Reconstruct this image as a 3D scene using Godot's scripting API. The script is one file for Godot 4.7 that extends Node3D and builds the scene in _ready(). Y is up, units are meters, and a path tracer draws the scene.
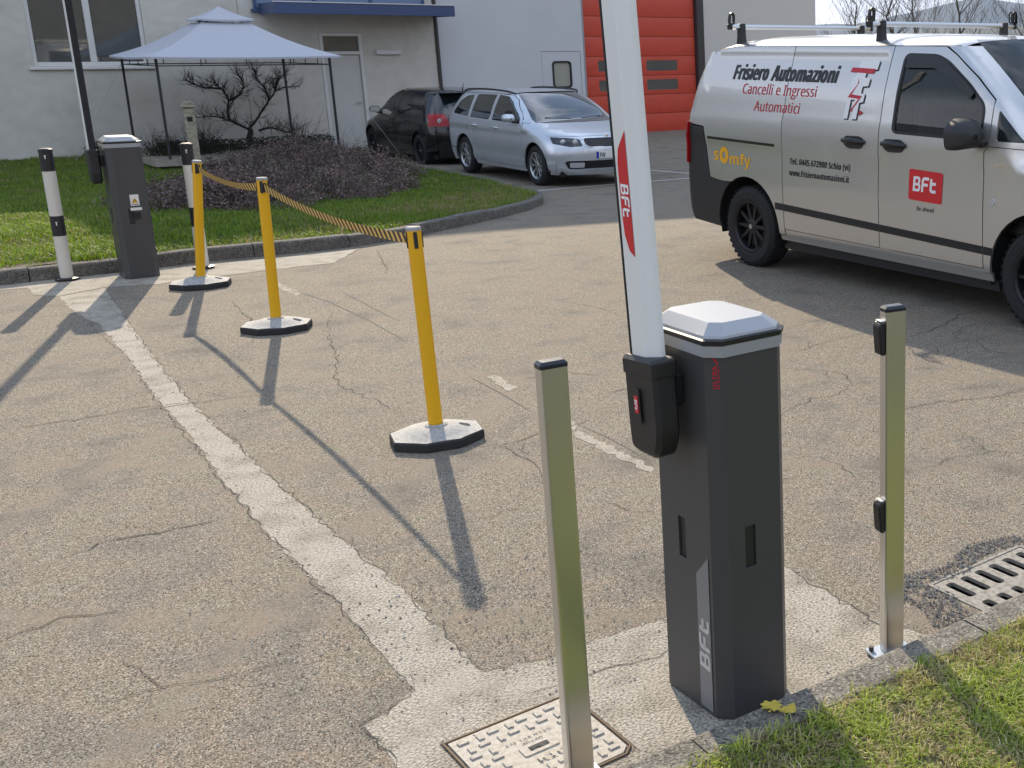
extends Node3D
# Builds the yard of a workshop: a barrier gate in front, a silver van, two parked cars, a lawn island with a
# gazebo, and the works building behind. World axes: x to the right, y up, -z away from the camera, metres.

const A := 42.5                 # degrees: direction of the long wall, the kerbs and the parking bays
var M := {}                     # materials
var names := {}
var rng := RandomNumberGenerator.new()


func _ready() -> void:
	rng.seed = 20240
	set_camera_and_light()
	make_materials()
	build_ground()
	build_works()
	build_island()
	build_background()
	build_barriers()
	build_stanchions()
	build_van()
	build_estate_car()
	build_hatchback()
	build_street_details()
	build_grass()


func set_camera_and_light() -> void:
	var cam := Camera3D.new()
	cam.name = "camera"
	add_child(cam)
	cam.position = Vector3(0, 1.85, 0)
	cam.rotation_degrees = Vector3(-14.0, 0, 0)
	# the photograph is the left part of a wider frame: the lens axis lies right of and above the middle
	cam.projection = Camera3D.PROJECTION_FRUSTUM
	cam.near = 0.05
	cam.far = 9000.0
	var f := 1150.0
	cam.size = 768.0 / f * cam.near
	cam.frustum_offset = Vector2((512.0 - 875.0) / f, (332.73 - 384.0) / f) * cam.near
	cam.current = true

	var we := WorldEnvironment.new()
	we.name = "environment"
	var env := Environment.new()
	env.background_mode = Environment.BG_SKY
	var sky := Sky.new()
	var sm := ProceduralSkyMaterial.new()
	sm.sky_top_color = Color(0.56, 0.65, 0.78)
	sm.sky_horizon_color = Color(0.88, 0.88, 0.89)
	sm.sky_curve = 0.22
	sm.ground_bottom_color = Color(0.30, 0.28, 0.26)
	sm.ground_horizon_color = Color(0.62, 0.63, 0.64)
	sm.sun_angle_max = 24.0
	sm.sky_energy_multiplier = 1.0
	sm.sky_cover = cloud_cover()
	sm.sky_cover_modulate = Color(1, 1, 1, 1)
	sky.sky_material = sm
	env.sky = sky
	env.background_energy_multiplier = 0.90
	env.tonemap_mode = Environment.TONE_MAPPER_LINEAR
	env.tonemap_exposure = 1.62
	env.sdfgi_enabled = true
	env.ssao_enabled = true
	env.ssil_enabled = true
	env.fog_enabled = true
	env.fog_density = 0.00011
	env.fog_light_color = Color(0.62, 0.74, 0.92)
	we.environment = env
	add_child(we)

	var sun := DirectionalLight3D.new()
	sun.name = "sun"
	sun.light_energy = 1.22
	sun.light_color = Color(1.0, 0.93, 0.82)
	sun.light_angular_distance = 0.6
	sun.shadow_enabled = true
	add_child(sun)
	# the sun stands behind the works, a little left of the lens axis
	var az := deg_to_rad(24.5)
	var el := deg_to_rad(28.8)
	var to_sun := Vector3(-sin(az) * cos(el), sin(el), -cos(az) * cos(el))
	sun.look_at_from_position(to_sun * 50.0, Vector3.ZERO, Vector3.UP)


func cloud_cover() -> Texture2D:
	var n := FastNoiseLite.new()
	n.seed = 5
	n.noise_type = FastNoiseLite.TYPE_SIMPLEX_SMOOTH
	n.frequency = 0.011
	n.fractal_octaves = 5
	var im := n.get_seamless_image(512, 256)
	var out := Image.create_empty(512, 256, false, Image.FORMAT_RGBA8)
	var src := im.get_data()
	for y in 256:
		for x in 512:
			var v := src[y * 512 + x] / 255.0
			var a := smoothstep(0.46, 0.74, v) * 0.75
			out.set_pixel(x, y, Color(0.95, 0.95, 0.97, a))
	return ImageTexture.create_from_image(out)


# ---------------------------------------------------------------- mesh building

class MB:
	var v := PackedVector3Array()
	var n := PackedVector3Array()
	var c := PackedColorArray()
	var tint := Color.WHITE
	var tinted := false

	func tri(a: Vector3, b: Vector3, d: Vector3, na: Vector3, nb: Vector3, nd: Vector3) -> void:
		var g := (d - a).cross(b - a)
		if g.length_squared() < 1e-16:
			return
		v.push_back(a)
		n.push_back(na)
		if g.dot(na + nb + nd) >= 0.0:
			v.push_back(b); v.push_back(d); n.push_back(nb); n.push_back(nd)
		else:
			v.push_back(d); v.push_back(b); n.push_back(nd); n.push_back(nb)
		if tinted:
			c.push_back(tint); c.push_back(tint); c.push_back(tint)

	func flat(a: Vector3, b: Vector3, d: Vector3) -> void:
		var g := (d - a).cross(b - a)
		if g.length_squared() < 1e-18:
			return
		g = g.normalized()
		v.push_back(a); v.push_back(b); v.push_back(d)
		n.push_back(g); n.push_back(g); n.push_back(g)
		if tinted:
			c.push_back(tint); c.push_back(tint); c.push_back(tint)

	func quad(a: Vector3, b: Vector3, d: Vector3, e: Vector3) -> void:
		flat(a, b, d)
		flat(a, d, e)

	func quad_out(a: Vector3, b: Vector3, d: Vector3, e: Vector3, out: Vector3) -> void:
		if (d - a).cross(b - a).dot(out) >= 0.0:
			quad(a, b, d, e)
		else:
			quad(e, d, b, a)

	func mesh() -> ArrayMesh:
		var m := ArrayMesh.new()
		if v.is_empty():
			return m
		var arr := []
		arr.resize(Mesh.ARRAY_MAX)
		arr[Mesh.ARRAY_VERTEX] = v
		arr[Mesh.ARRAY_NORMAL] = n
		if tinted:
			arr[Mesh.ARRAY_COLOR] = c
		m.add_surface_from_arrays(Mesh.PRIMITIVE_TRIANGLES, arr)
		return m


func V(x: float, h: float, depth: float) -> Vector3:      # a point by its distance ahead of the camera
	return Vector3(x, h, -depth)


func bbox(m: MB, lo: Vector3, hi: Vector3, bev := 0.0, t := Transform3D()) -> void:
	# a box with chamfered edges
	var ce := (lo + hi) * 0.5
	var h := (hi - lo) * 0.5
	var b: float = minf(bev, minf(h.x, minf(h.y, h.z)) * 0.9)
	var f := func(x: float, y: float, z: float) -> Vector3:
		return t * (ce + Vector3(x, y, z))
	for ax in 3:
		for s in [-1.0, 1.0]:
			var q := []
			for k in [[-1.0, -1.0], [1.0, -1.0], [1.0, 1.0], [-1.0, 1.0]]:
				var p := Vector3()
				p[ax] = s * h[ax]
				p[(ax + 1) % 3] = k[0] * (h[(ax + 1) % 3] - b)
				p[(ax + 2) % 3] = k[1] * (h[(ax + 2) % 3] - b)
				q.append(f.call(p.x, p.y, p.z))
			var o := Vector3()
			o[ax] = s
			m.quad_out(q[0], q[1], q[2], q[3], t.basis * o)
	if b <= 0.0:
		return
	for ax in 3:
		var u := (ax + 1) % 3
		var w := (ax + 2) % 3
		for su in [-1.0, 1.0]:
			for sw_ in [-1.0, 1.0]:
				var q := []
				for k in [[-1.0, 0], [1.0, 0], [1.0, 1], [-1.0, 1]]:
					var p := Vector3()
					p[ax] = k[0] * (h[ax] - b)
					p[u] = su * (h[u] - (b if k[1] == 1 else 0.0))
					p[w] = sw_ * (h[w] - (0.0 if k[1] == 1 else b))
					q.append(f.call(p.x, p.y, p.z))
				var o := Vector3()
				o[u] = su
				o[w] = sw_
				m.quad_out(q[0], q[1], q[2], q[3], t.basis * o)
	for sx in [-1.0, 1.0]:
		for sy in [-1.0, 1.0]:
			for sz in [-1.0, 1.0]:
				var a: Vector3 = f.call(sx * h.x, sy * (h.y - b), sz * (h.z - b))
				var c2: Vector3 = f.call(sx * (h.x - b), sy * h.y, sz * (h.z - b))
				var d: Vector3 = f.call(sx * (h.x - b), sy * (h.y - b), sz * h.z)
				if (d - a).cross(c2 - a).dot(t.basis * Vector3(sx, sy, sz)) >= 0.0:
					m.flat(a, c2, d)
				else:
					m.flat(a, d, c2)


func box(m: MB, centre: Vector3, size: Vector3, bev := 0.0, t := Transform3D()) -> void:
	bbox(m, centre - size * 0.5, centre + size * 0.5, bev, t)


func inset(poly: PackedVector2Array, d: float) -> PackedVector2Array:
	var out := PackedVector2Array()
	var k := poly.size()
	var sg := 1.0 if area2(poly) > 0.0 else -1.0
	for i in k:
		var e1 := (poly[i] - poly[(i + k - 1) % k]).normalized()
		var e2 := (poly[(i + 1) % k] - poly[i]).normalized()
		var n1 := Vector2(-e1.y, e1.x) * sg
		var n2 := Vector2(-e2.y, e2.x) * sg
		var b := (n1 + n2)
		var l := b.length_squared()
		b = n1 if l < 0.05 else b * (2.0 / l)
		out.push_back(poly[i] + b * d)
	return out


func area2(poly: PackedVector2Array) -> float:
	var s := 0.0
	for i in poly.size():
		var p := poly[i]
		var q := poly[(i + 1) % poly.size()]
		s += p.x * q.y - q.x * p.y
	return s * 0.5


func prism(m: MB, poly: PackedVector2Array, z0: float, z1: float, t := Transform3D(), bev := 0.0) -> void:
	# poly in the xy plane, drawn out along z, with chamfered rims
	var p := poly
	if area2(p) < 0.0:
		p.reverse()
	var rim := inset(p, bev) if bev > 0.0 else p
	var ix := Geometry2D.triangulate_polygon(rim)
	for i in range(0, ix.size(), 3):
		for s in 2:
			var z := z1 if s == 1 else z0
			var a := t * Vector3(rim[ix[i]].x, rim[ix[i]].y, z)
			var b := t * Vector3(rim[ix[i + 1]].x, rim[ix[i + 1]].y, z)
			var d := t * Vector3(rim[ix[i + 2]].x, rim[ix[i + 2]].y, z)
			var o := t.basis * Vector3(0, 0, 1.0 if s == 1 else -1.0)
			if (d - a).cross(b - a).dot(o) >= 0.0:
				m.flat(a, b, d)
			else:
				m.flat(a, d, b)
	var k := p.size()
	for i in k:
		var j := (i + 1) % k
		var e := p[j] - p[i]
		var o := t.basis * Vector3(e.y, -e.x, 0)
		m.quad_out(t * Vector3(p[i].x, p[i].y, z0 + bev), t * Vector3(p[j].x, p[j].y, z0 + bev), t * Vector3(p[j].x, p[j].y, z1 - bev), t * Vector3(p[i].x, p[i].y, z1 - bev), o)
		if bev > 0.0:
			for s in 2:
				var za := (z1 - bev) if s == 1 else (z0 + bev)
				var zb := z1 if s == 1 else z0
				m.quad_out(t * Vector3(p[i].x, p[i].y, za), t * Vector3(p[j].x, p[j].y, za), t * Vector3(rim[j].x, rim[j].y, zb), t * Vector3(rim[i].x, rim[i].y, zb), o + t.basis * Vector3(0, 0, 0.01 if s == 1 else -0.01))


func tube(m: MB, pts: Array, radii: Array, sides := 6, capped := false) -> void:
	if pts.size() < 2:
		return
	var rings := []
	var nrm := []
	var prev := Vector3.ZERO
	for i in pts.size():
		var d: Vector3
		if i == 0:
			d = pts[1] - pts[0]
		elif i == pts.size() - 1:
			d = pts[i] - pts[i - 1]
		else:
			d = (pts[i + 1] - pts[i]).normalized() + (pts[i] - pts[i - 1]).normalized()
		d = d.normalized()
		var u: Vector3
		if prev == Vector3.ZERO:
			u = d.cross(Vector3.UP if absf(d.y) < 0.9 else Vector3.RIGHT).normalized()
		else:
			u = (prev - d * prev.dot(d)).normalized()
		prev = u
		var w := d.cross(u)
		var ring := []
		var ns := []
		for k in sides:
			var a := TAU * k / sides
			var o := u * cos(a) + w * sin(a)
			ns.append(o)
			ring.append(pts[i] + o * radii[mini(i, radii.size() - 1)])
		rings.append(ring)
		nrm.append(ns)
	for i in pts.size() - 1:
		for k in sides:
			var l := (k + 1) % sides
			m.tri(rings[i][k], rings[i + 1][k], rings[i + 1][l], nrm[i][k], nrm[i + 1][k], nrm[i + 1][l])
			m.tri(rings[i][k], rings[i + 1][l], rings[i][l], nrm[i][k], nrm[i + 1][l], nrm[i][l])
	if capped:
		for e in [0, pts.size() - 1]:
			var d: Vector3 = (pts[0] - pts[1]).normalized() if e == 0 else (pts[e] - pts[e - 1]).normalized()
			for k in sides:
				m.tri(pts[e], rings[e][k], rings[e][(k + 1) % sides], d, d, d)


func lathe(m: MB, prof: Array, sides := 24, t := Transform3D(), hard := true) -> void:
	# prof: [[radius, y], ...], turned about the y axis
	for i in prof.size() - 1:
		var r0: float = prof[i][0]
		var r1: float = prof[i + 1][0]
		var y0: float = prof[i][1]
		var y1: float = prof[i + 1][1]
		var sl := Vector2(y1 - y0, -(r1 - r0)).normalized()
		for k in sides:
			var a0 := TAU * k / sides
			var a1 := TAU * (k + 1) / sides
			var d0 := Vector3(cos(a0), 0, sin(a0))
			var d1 := Vector3(cos(a1), 0, sin(a1))
			var n0 := (t.basis * (d0 * sl.x + Vector3(0, sl.y, 0))).normalized()
			var n1 := (t.basis * (d1 * sl.x + Vector3(0, sl.y, 0))).normalized()
			var p00 := t * (d0 * r0 + Vector3(0, y0, 0))
			var p01 := t * (d1 * r0 + Vector3(0, y0, 0))
			var p10 := t * (d0 * r1 + Vector3(0, y1, 0))
			var p11 := t * (d1 * r1 + Vector3(0, y1, 0))
			m.tri(p00, p10, p11, n0, n0, n1)
			m.tri(p00, p11, p01, n0, n1, n1)


func patch(m: MB, poly: PackedVector2Array, holes: Array, cell: float, f: Callable, sgn := 1.0, thick := 0.0) -> void:
	# the part of the curved surface f(u, v) that lies inside poly and outside holes, with rims bent inwards by thick
	var r := Rect2(poly[0], Vector2.ZERO)
	for p in poly:
		r = r.expand(p)
	var nx := maxi(1, ceili(r.size.x / cell))
	var ny := maxi(1, ceili(r.size.y / cell))
	var sx := r.size.x / nx
	var sy := r.size.y / ny
	var cache := {}
	for i in nx:
		for j in ny:
			patch_cell(m, poly, holes, r.position + Vector2(i * sx, j * sy), Vector2(sx, sy), f, sgn, cache, 0)
	if thick > 0.0:
		for ring in [poly] + holes:
			var k: int = ring.size()
			for i in k:
				var a: Vector2 = ring[i]
				var b: Vector2 = ring[(i + 1) % k]
				var steps := maxi(1, ceili(a.distance_to(b) / cell))
				for s in steps:
					var ua := a.lerp(b, float(s) / steps)
					var ub := a.lerp(b, float(s + 1) / steps)
					var pa: Vector3 = f.call(ua)
					var pb: Vector3 = f.call(ub)
					var na := surf_normal(f, ua) * sgn * thick
					var nb := surf_normal(f, ub) * sgn * thick
					m.quad(pa, pb, pb - nb, pa - na)


func patch_cell(m: MB, poly: PackedVector2Array, holes: Array, lo: Vector2, size: Vector2, f: Callable, sgn: float, cache: Dictionary, depth: int) -> void:
	var q := PackedVector2Array([lo, lo + Vector2(size.x, 0), lo + size, lo + Vector2(0, size.y)])
	var pieces: Array = Geometry2D.intersect_polygons(q, poly)
	var ringed := false
	for h in holes:
		var next := []
		for pc in pieces:
			for e in Geometry2D.clip_polygons(pc, h):
				if Geometry2D.is_polygon_clockwise(e):
					ringed = true
				else:
					next.append(e)
		pieces = next
	if ringed and depth < 6:
		# a hole lies wholly inside the cell: quarter it
		var half := size * 0.5
		for k in [Vector2.ZERO, Vector2(half.x, 0), Vector2(0, half.y), half]:
			patch_cell(m, poly, holes, lo + k, half, f, sgn, cache, depth + 1)
		return
	for pc in pieces:
		var ix := Geometry2D.triangulate_polygon(pc)
		for k in range(0, ix.size(), 3):
			var P := []
			var N := []
			for e in 3:
				var uv: Vector2 = pc[ix[k + e]]
				var key := Vector2i(roundi(uv.x * 20000), roundi(uv.y * 20000))
				if not cache.has(key):
					cache[key] = [f.call(uv), surf_normal(f, uv) * sgn]
				P.append(cache[key][0])
				N.append(cache[key][1])
			m.tri(P[0], P[1], P[2], N[0], N[1], N[2])


func surf_normal(f: Callable, uv: Vector2) -> Vector3:
	var e := 0.002
	var du: Vector3 = f.call(uv + Vector2(e, 0)) - f.call(uv - Vector2(e, 0))
	var dv: Vector3 = f.call(uv + Vector2(0, e)) - f.call(uv - Vector2(0, e))
	return du.cross(dv).normalized()


func pv(list: Array) -> PackedVector2Array:
	var out := PackedVector2Array()
	for p in list:
		out.push_back(Vector2(p[0], p[1]))
	return out


func rounded(list: Array, r: float, steps := 5) -> PackedVector2Array:
	# a polygon with rounded corners
	var p := pv(list)
	var out := PackedVector2Array()
	var k := p.size()
	for i in k:
		var a := p[(i + k - 1) % k]
		var b := p[i]
		var d := p[(i + 1) % k]
		var ra: float = minf(r, minf(a.distance_to(b), d.distance_to(b)) * 0.48)
		var s := b + (a - b).normalized() * ra
		var e := b + (d - b).normalized() * ra
		for q in steps + 1:
			var w := float(q) / steps
			out.push_back(s.lerp(b, w).lerp(b.lerp(e, w), w))
	return out


func arc(c: Vector2, r: float, a0: float, a1: float, steps := 12) -> Array:
	var out := []
	for i in steps + 1:
		var a := deg_to_rad(lerpf(a0, a1, float(i) / steps))
		out.append([c.x + cos(a) * r, c.y + sin(a) * r])
	return out


func cv(tab: Array, t: float) -> float:
	# smooth curve through [[t, value], ...]
	var k := tab.size()
	if t <= tab[0][0]:
		return tab[0][1]
	if t >= tab[k - 1][0]:
		return tab[k - 1][1]
	var i := 0
	while t > tab[i + 1][0]:
		i += 1
	var h: float = tab[i + 1][0] - tab[i][0]
	var s: float = (t - tab[i][0]) / h
	var d: float = (tab[i + 1][1] - tab[i][1]) / h
	var m0 := d
	var m1 := d
	if i > 0:
		var dp: float = (tab[i][1] - tab[i - 1][1]) / (tab[i][0] - tab[i - 1][0])
		m0 = 0.0 if dp * d <= 0.0 else 2.0 * dp * d / (dp + d)
	if i < k - 2:
		var dn: float = (tab[i + 2][1] - tab[i + 1][1]) / (tab[i + 2][0] - tab[i + 1][0])
		m1 = 0.0 if dn * d <= 0.0 else 2.0 * dn * d / (dn + d)
	var s2 := s * s
	var s3 := s2 * s
	return (2 * s3 - 3 * s2 + 1) * tab[i][1] + (s3 - 2 * s2 + s) * h * m0 + (-2 * s3 + 3 * s2) * tab[i + 1][1] + (s3 - s2) * h * m1


# ---------------------------------------------------------------- scene nodes

func numbered(called: String) -> String:
	if not names.has(called):
		names[called] = 0
		return called
	names[called] += 1
	return "%s_%03d" % [called, names[called]]


func thing(called: String, label: String, category: String, at := Vector3.ZERO, turn := 0.0, group := "") -> Node3D:
	var o := Node3D.new()
	o.name = numbered(called)
	add_child(o)
	o.position = at
	o.rotation_degrees.y = turn
	tag(o, label, category, group)
	return o


func tag(o: Node, label: String, category: String, group := "") -> void:
	o.set_meta("label", label)
	o.set_meta("category", category)
	if group != "":
		o.set_meta("group", group)


func part(parent: Node, called: String, m, mat: Material) -> MeshInstance3D:
	var o := MeshInstance3D.new()
	o.name = called if parent != self else numbered(called)
	o.mesh = m.mesh() if m is MB else m
	o.material_override = mat
	parent.add_child(o, true)
	return o


func structure(called: String, m, mat: Material) -> MeshInstance3D:
	var o := part(self, called, m, mat)
	o.set_meta("kind", "structure")
	return o


func lettering(text: String, size: float, bold := true, serif := false) -> ArrayMesh:
	# flat print: letters of cap height about size, standing on the x axis, front towards +z
	var tm := TextMesh.new()
	var sf := SystemFont.new()
	sf.font_names = PackedStringArray(["Droid Serif" if serif else "Droid Sans"])
	sf.font_weight = 700 if bold else 400
	tm.font = sf
	tm.text = text
	tm.font_size = 64
	tm.pixel_size = size / 46.0
	tm.depth = 0.0
	tm.curve_step = 1.0
	tm.horizontal_alignment = HORIZONTAL_ALIGNMENT_LEFT
	tm.vertical_alignment = VERTICAL_ALIGNMENT_BOTTOM
	var am := ArrayMesh.new()
	am.add_surface_from_arrays(Mesh.PRIMITIVE_TRIANGLES, tm.get_mesh_arrays())
	return am


func printed(text: String, wide: float, high: float, f: Callable, slant := 0.0, bold := true) -> MB:
	# lettering fitted to wide x high and laid on the surface f(u, v)
	var src := lettering(text, 0.1, bold)
	var arr := src.surface_get_arrays(0)
	var vs: PackedVector3Array = arr[Mesh.ARRAY_VERTEX]
	var ix = arr[Mesh.ARRAY_INDEX]
	var lo := vs[0]
	var hi := vs[0]
	for p in vs:
		lo = lo.min(p)
		hi = hi.max(p)
	var m := MB.new()
	var cnt: int = vs.size() if ix == null else ix.size()
	for i in range(0, cnt, 3):
		var P := []
		var N := []
		for e in 3:
			var p: Vector3 = vs[i + e] if ix == null else vs[ix[i + e]]
			var u := (p.x - lo.x) / (hi.x - lo.x) * wide
			var w := (p.y - lo.y) / (hi.y - lo.y) * high
			u += w * slant
			P.append(f.call(Vector2(u, w)))
			N.append(surf_normal(f, Vector2(u, w)))
		m.tri(P[0], P[1], P[2], N[0], N[1], N[2])
	return m


func decal(poly: PackedVector2Array, f: Callable, cell := 0.05) -> MB:
	var m := MB.new()
	var p := poly
	if area2(p) < 0.0:
		p.reverse()
	patch(m, p, [], cell, f)
	return m


# ---------------------------------------------------------------- materials

func mk(key: String, r: float, g: float, b: float, rough := 0.7, metal := 0.0) -> StandardMaterial3D:
	# base colours are linear
	var m := StandardMaterial3D.new()
	m.resource_name = key
	m.albedo_color = Color(r, g, b).linear_to_srgb()
	m.roughness = rough
	m.metallic = metal
	M[key] = m
	return m


func ramp(list: Array, hard := false) -> Gradient:
	var g := Gradient.new()
	var off := PackedFloat32Array()
	var col := PackedColorArray()
	for e in list:
		off.push_back(e[0])
		col.push_back(Color(e[1], e[2], e[3]).linear_to_srgb())
	g.offsets = off
	g.colors = col
	if hard:
		g.interpolation_mode = Gradient.GRADIENT_INTERPOLATE_CONSTANT
	return g


func noise_tex(size: int, kind: String, freq: float, sd: int, grad: Gradient, octaves := 4) -> NoiseTexture2D:
	var n := FastNoiseLite.new()
	n.seed = sd
	n.frequency = freq
	if kind == "cell":
		n.noise_type = FastNoiseLite.TYPE_CELLULAR
		n.cellular_return_type = FastNoiseLite.RETURN_CELL_VALUE
		n.fractal_type = FastNoiseLite.FRACTAL_NONE
	elif kind == "dist":
		n.noise_type = FastNoiseLite.TYPE_CELLULAR
		n.cellular_return_type = FastNoiseLite.RETURN_DISTANCE
		n.fractal_type = FastNoiseLite.FRACTAL_NONE
	else:
		n.noise_type = FastNoiseLite.TYPE_SIMPLEX_SMOOTH
		n.fractal_octaves = octaves
	var t := NoiseTexture2D.new()
	t.width = size
	t.height = size
	t.seamless = true
	t.seamless_blend_skirt = 0.2
	t.generate_mipmaps = false
	t.noise = n
	t.normalize = true
	if grad:
		t.color_ramp = grad
	return t


func world_map(m: StandardMaterial3D, tile: float, tex: Texture2D, bump: Texture2D = null, bump_cm := 0.2) -> void:
	m.uv1_triplanar = true
	m.uv1_world_triplanar = true
	m.uv1_scale = Vector3.ONE / tile
	m.albedo_texture = tex
	if bump:
		m.heightmap_enabled = true
		m.heightmap_texture = bump
		m.heightmap_scale = bump_cm


func stains(m: StandardMaterial3D, tile: float, tex: Texture2D) -> void:
	m.detail_enabled = true
	m.detail_blend_mode = BaseMaterial3D.BLEND_MODE_MUL
	m.detail_albedo = tex
	m.detail_uv_layer = BaseMaterial3D.DETAIL_UV_2
	m.uv2_triplanar = true
	m.uv2_world_triplanar = true
	m.uv2_scale = Vector3.ONE / tile


func paint(key: String, r: float, g: float, b: float, metal: float, rough := 0.32) -> StandardMaterial3D:
	var m := mk(key, r, g, b, rough, metal)
	m.clearcoat_enabled = true
	m.clearcoat = 0.8
	m.clearcoat_roughness = 0.04
	return m


func glass(key: String, r: float, g: float, b: float, alpha: float, rough := 0.02) -> StandardMaterial3D:
	var m := mk(key, r, g, b, rough, 0.0)
	m.albedo_color.a = alpha
	m.transparency = BaseMaterial3D.TRANSPARENCY_ALPHA
	return m


func make_materials() -> void:
	var white := Color.WHITE
	# worn asphalt: pale limestone chippings in grey binder
	var chips := ramp([[0.0, 0.03, 0.028, 0.025], [0.12, 0.10, 0.09, 0.074], [0.3, 0.185, 0.165, 0.13], [0.45, 0.225, 0.20, 0.16], [0.55, 0.31, 0.225, 0.165], [0.62, 0.24, 0.20, 0.162], [0.72, 0.20, 0.195, 0.18], [0.84, 0.31, 0.28, 0.225], [1.0, 0.50, 0.465, 0.385]])
	var m := mk("asphalt", 1, 1, 1, 0.88)
	world_map(m, 1.45, noise_tex(2048, "cell", 0.19, 11, chips), noise_tex(2048, "dist", 0.19, 11, null), 0.16)
	m.metallic_specular = 0.32
	stains(m, 6.3, noise_tex(1024, "simplex", 0.012, 4, ramp([[0.0, 0.56, 0.56, 0.57], [0.25, 0.80, 0.80, 0.80], [0.42, 0.93, 0.92, 0.90], [0.55, 1.0, 0.94, 0.89], [0.7, 0.96, 0.96, 0.90], [0.85, 1.0, 1.0, 0.97], [1.0, 1.0, 0.90, 0.82]]), 7))
	# pale cement of the trench and the aprons
	m = mk("cement", 1, 1, 1, 0.9)
	world_map(m, 0.9, noise_tex(1024, "simplex", 0.07, 21, ramp([[0.0, 0.08, 0.073, 0.062], [0.25, 0.20, 0.182, 0.152], [0.42, 0.32, 0.295, 0.25], [0.58, 0.42, 0.39, 0.335], [0.85, 0.50, 0.468, 0.405], [1.0, 0.62, 0.588, 0.525]]), 6), noise_tex(1024, "simplex", 0.07, 22, null, 6), 0.4)
	stains(m, 2.3, noise_tex(512, "simplex", 0.02, 24, ramp([[0.0, 0.55, 0.53, 0.50], [0.35, 0.80, 0.78, 0.74], [0.55, 0.95, 0.93, 0.89], [1.0, 1, 1, 1]]), 5))
	m = mk("kerb_stone", 1, 1, 1, 0.92)  # weathered, and darkened in colour for the shaded face of the island kerb
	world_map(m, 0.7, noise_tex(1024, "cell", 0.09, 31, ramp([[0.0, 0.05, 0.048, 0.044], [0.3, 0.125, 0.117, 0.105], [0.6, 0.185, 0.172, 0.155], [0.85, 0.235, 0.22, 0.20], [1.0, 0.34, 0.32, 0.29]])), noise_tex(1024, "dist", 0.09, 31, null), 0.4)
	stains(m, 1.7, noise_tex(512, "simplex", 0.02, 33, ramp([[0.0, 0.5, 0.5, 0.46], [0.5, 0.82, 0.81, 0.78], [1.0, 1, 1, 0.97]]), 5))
	m = mk("kerb_sunlit", 1, 1, 1, 0.92)  # lighter copy, toned for the near kerb standing in the sun
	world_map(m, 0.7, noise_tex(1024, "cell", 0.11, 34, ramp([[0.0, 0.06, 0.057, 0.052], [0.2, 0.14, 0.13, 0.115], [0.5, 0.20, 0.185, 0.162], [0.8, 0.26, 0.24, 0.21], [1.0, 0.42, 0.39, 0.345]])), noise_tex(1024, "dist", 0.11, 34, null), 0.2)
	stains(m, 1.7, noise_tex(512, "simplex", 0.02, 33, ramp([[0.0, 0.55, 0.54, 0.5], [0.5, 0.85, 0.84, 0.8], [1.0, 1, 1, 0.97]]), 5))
	m = mk("soil", 1, 1, 1, 0.95)
	world_map(m, 1.1, noise_tex(512, "simplex", 0.03, 41, ramp([[0.0, 0.035, 0.028, 0.018], [0.4, 0.075, 0.062, 0.035], [0.7, 0.12, 0.105, 0.05], [1.0, 0.18, 0.15, 0.08]]), 5), noise_tex(512, "simplex", 0.05, 42, null), 1.2)
	m = mk("turf", 1, 1, 1, 0.95)
	world_map(m, 2.7, noise_tex(1024, "simplex", 0.03, 43, ramp([[0.0, 0.035, 0.028, 0.015], [0.35, 0.055, 0.05, 0.022], [0.6, 0.075, 0.075, 0.03], [0.8, 0.12, 0.10, 0.05], [1.0, 0.22, 0.18, 0.095]]), 6), noise_tex(1024, "simplex", 0.08, 44, null), 0.8)
	m = mk("crack_dark", 0.055, 0.05, 0.043, 0.95)
	m = mk("tar", 0.10, 0.095, 0.088, 0.9)
	m = mk("worn_paint", 0.54, 0.53, 0.50, 0.8)
	world_map(m, 0.35, noise_tex(256, "simplex", 0.05, 51, ramp([[0.0, 0.45, 0.43, 0.4], [0.4, 0.85, 0.84, 0.8], [1.0, 1, 1, 1]]), 4))
	m = mk("yellow_mark", 0.52, 0.40, 0.06, 0.85)

	# building
	m = mk("render_cream", 1, 1, 1, 0.88)
	world_map(m, 3.1, noise_tex(1024, "simplex", 0.012, 61, ramp([[0.0, 0.56, 0.53, 0.47], [0.5, 0.63, 0.60, 0.54], [1.0, 0.68, 0.65, 0.59]]), 6), noise_tex(512, "simplex", 0.09, 62, null), 0.15)
	stains(m, 9.0, noise_tex(512, "simplex", 0.02, 63, ramp([[0.0, 0.80, 0.79, 0.76], [0.5, 0.95, 0.95, 0.94], [1.0, 1, 1, 1]]), 5))
	m = mk("panel_grey", 1, 1, 1, 0.6)
	world_map(m, 4.0, noise_tex(512, "simplex", 0.01, 64, ramp([[0.0, 0.54, 0.545, 0.56], [1.0, 0.60, 0.605, 0.62]]), 4))
	m = mk("panel_light", 0.60, 0.58, 0.53, 0.65)
	m = mk("plinth", 0.20, 0.195, 0.18, 0.9)
	m = mk("red_door", 1, 1, 1, 0.42)
	world_map(m, 2.3, noise_tex(512, "simplex", 0.015, 65, ramp([[0.0, 0.52, 0.055, 0.028], [1.0, 0.62, 0.075, 0.035]]), 4))
	mk("red_groove", 0.25, 0.03, 0.02, 0.6)
	mk("frame_white", 0.66, 0.65, 0.62, 0.5)
	mk("frame_grey", 0.30, 0.31, 0.33, 0.5)
	mk("door_white", 0.55, 0.54, 0.51, 0.5)
	mk("blue_sheet", 0.045, 0.075, 0.17, 0.4)
	mk("blue_pale", 0.16, 0.22, 0.33, 0.4)
	mk("pipe_dark", 0.05, 0.045, 0.045, 0.5)
	mk("rubber", 0.018, 0.018, 0.018, 0.8)
	var g := mk("pane", 0.075, 0.078, 0.074, 0.03)
	g.metallic_specular = 0.75
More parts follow.
